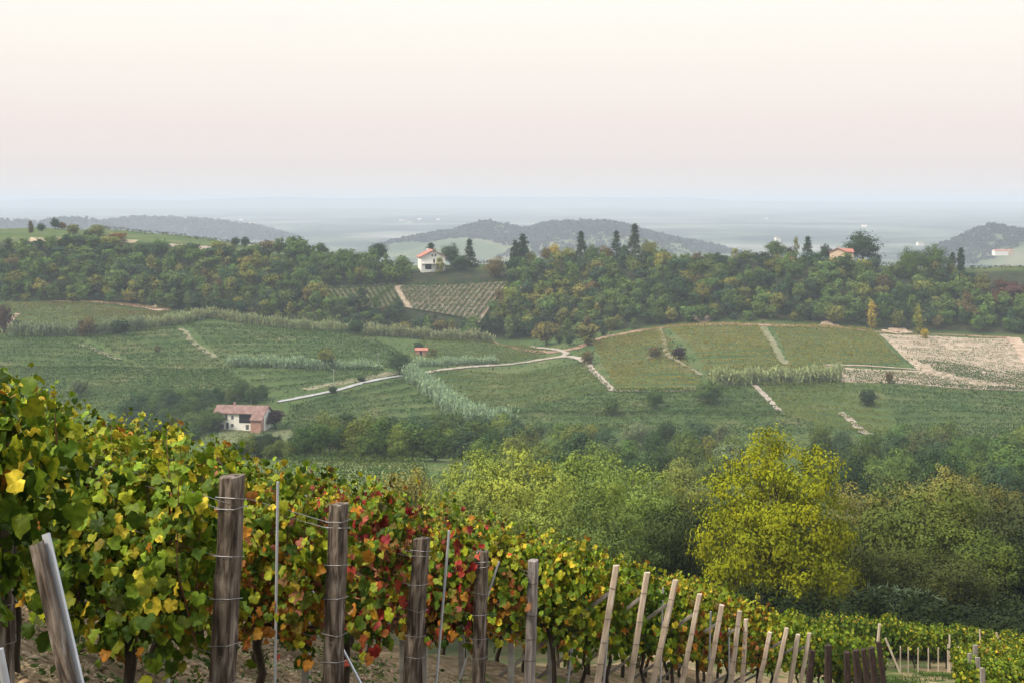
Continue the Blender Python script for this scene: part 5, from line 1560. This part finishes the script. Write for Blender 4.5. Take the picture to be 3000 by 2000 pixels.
stake_px(2870, 1843, 2872, 1880, 62.8, .07, 'pale stake above the right part of the clipped row')
stake_px(2919, 1852, 2930, 1880, 62.8, .08, 'pale slanting stake at the far right of the clipped row')
# yellow-green vines in the lower right corner
for r_ in range(3):
    for q in range(6):
        d = 43 + r_ * 3.0 + q * .25
        px = 2875 + q * 42 - r_ * 6
        x = (px - 1500) / F * d
        top = [1925, 1895, 1875][r_]
        g = Hs(x, d); tz = -(top + q * 2 - HZ) / F * d
        vine(x, d, 'bright' if rv.random() < .7 else 'lime', .05, 'yellow-green grape vine massed in the lower right corner', 'vines in the lower right corner', 1.15, max(.5, min(1.5, (tz - g) / 1.68 / 1.15)))
for i, (px, y0, d, lab) in enumerate(((2841, 1912, 44, 'left one of the weathered grey posts at the lower right'), (2857, 1888, 46, 'tallest of the weathered grey posts at the lower right'), (2864, 1925, 43, 'middle one of the weathered grey posts at the lower right'), (2878, 1955, 41.5, 'lowest of the weathered grey posts at the lower right'))):
    stake_px(px, y0, px + 2, 2020, d, .14, lab, M_BRACE, 'old_post')

# ------------------------------------------------------------------ soil clods, straw and weeds under the near rows
def scatter_xy(n, r, x0, x1, y0, y1):
    y = r.uniform(y0, y1, n); u = r.uniform(x0, x1, n)
    return u / F * y, y
r = np.random.RandomState(3)
n = 9000
x, y = scatter_xy(n, r, -1560, 500, 6.2, 17)
z = H(x, y)
ico = np.array([(0, 0, 1), (.9, 0, .2), (.28, .85, .2), (-.72, .53, .2), (-.72, -.53, .2), (.28, -.85, .2), (0, 0, -.5)])
fc = np.array([(0, 1, 2), (0, 2, 3), (0, 3, 4), (0, 4, 5), (0, 5, 1), (6, 2, 1), (6, 3, 2), (6, 4, 3), (6, 5, 4), (6, 1, 5)])
s = .012 + .028 * r.rand(n) ** 3
V = ico[None] * s[:, None, None] * r.uniform(.6, 1.5, (n, 7, 3)) * np.array([1.1, 1.1, .8])
a = r.rand(n) * 6.28; c_, s_ = np.cos(a)[:, None], np.sin(a)[:, None]
V = np.stack([V[..., 0] * c_ - V[..., 1] * s_, V[..., 0] * s_ + V[..., 1] * c_, V[..., 2]], -1) + np.stack([x, y, z], -1)[:, None]
Q = (np.arange(n) * 7)[:, None, None] + fc[None]
cb_ = np.array([.25, .185, .115]) * r.uniform(.45, 1.6, (n, 1)) * (1 + r.normal(0, .06, (n, 3)))
M_CLOD = leaf_mat('clod', 'tint', 0.0, .1, .9)
tag(link('clods', np_mesh('clods', V.reshape(-1, 3), [Q.reshape(-1, 3)], [M_CLOD], np.clip(np.repeat(cb_, 7, 0), 0, 1))), 'crumbly brown clods on the soil under the vines', 'soil', kind='stuff')
n = 9000
x, y = scatter_xy(n, r, -1560, 600, 6.2, 18)
Pc = np.stack([x, y, H(x, y) + r.uniform(.004, .03, n)], -1)
A = np.stack([r.normal(0, 1, n), r.normal(0, 1, n), r.normal(0, .25, n)], -1)
L = r.uniform(.03, .11, n)
V, Q = quads_from(Pc, r.normal(size=(n, 3)) * .3 + [0, 0, 1], A, L, L * .09)
T = np.repeat(np.clip(np.array([.36, .29, .18]) * r.uniform(.3, 1.3, (n, 1)), 0, 1), 4, 0)
tag(link('straw', np_mesh('straw', V, [Q], [M_CLOD], T)), 'dry straw and dead leaves littering the soil under the vines', 'litter', kind='stuff')
n = 260
x, y = scatter_xy(n, r, -1560, 500, 6.2, 17)
k = 26; ci = np.repeat(np.arange(n), k)
sz = r.uniform(.03, .13, n)
off = r.normal(size=(n * k, 3)) * sz[ci][:, None] * [1, 1, .5]
Pc = np.stack([x, y, H(x, y)], -1)[ci] + off; Pc[:, 2] += np.abs(off[:, 2]) + .02
V, Q = quads_from(Pc, r.normal(size=(n * k, 3)) * .6 + [0, 0, .7], r.normal(size=(n * k, 3)), r.uniform(.03, .08, n * k), r.uniform(.015, .04, n * k))
T = np.repeat(np.clip(np.array([.05, .085, .022]) * r.uniform(.5, 1.7, (n, 1))[ci], 0, 1), 4, 0)
tag(link('weeds', np_mesh('weeds', V, [Q], [M_ROWLEAF], T)), 'low green weeds on the soil under the vines', 'weeds', kind='stuff')
n = 14000
x, y = scatter_xy(n, r, 1010, 1420, 40, 62)
msk = (np.sin(x * 1.1 + y * .4) + np.sin(y * .7 - x * .5) + r.normal(0, .5, n)) > .2
x, y = x[msk], y[msk]; n = len(x)
L = r.uniform(.08, .22, n)
Pc = np.stack([x, y, H(x, y) + L * .4], -1)
V, Q = quads_from(Pc, np.stack([r.normal(0, 1, n), r.normal(0, 1, n), np.full(n, .2)], -1), r.normal(size=(n, 3)) * .4 + [0, 0, 1], L, L * .2)
T = np.repeat(np.clip(np.array([.06, .10, .022]) * r.uniform(.5, 1.6, (n, 1)), 0, 1), 4, 0)
tag(link('grass', np_mesh('grass', V, [Q], [M_ROWLEAF], T)), 'short green grass in the clearing by the clipped vine row', 'grass', kind='stuff')
# ------------------------------------------------------------------ haze: one closed box of thin even air
HAZE_DENSITY = 0.00018
mb = MB(); mb.box(-14000, 14000, -70, 17600, -140, 42)
m, n, L = new_mat('haze')
out = n.new('ShaderNodeOutputMaterial'); pv = n.new('ShaderNodeVolumePrincipled')
pv.inputs['Color'].default_value = (.66, .745, .845, 1)
pv.inputs['Density'].default_value = HAZE_DENSITY
pv.inputs['Density Attribute'].default_value = ''
pv.inputs['Anisotropy'].default_value = 0.0
L.new(pv.outputs[0], out.inputs['Volume'])
m.cycles.homogeneous_volume = True
hz_o = mb.build('haze', [m])
hz_o.display_type = 'WIRE'
tag(hz_o, kind='stuff', label='pale blue evening haze over the valley and plain', cat='haze')
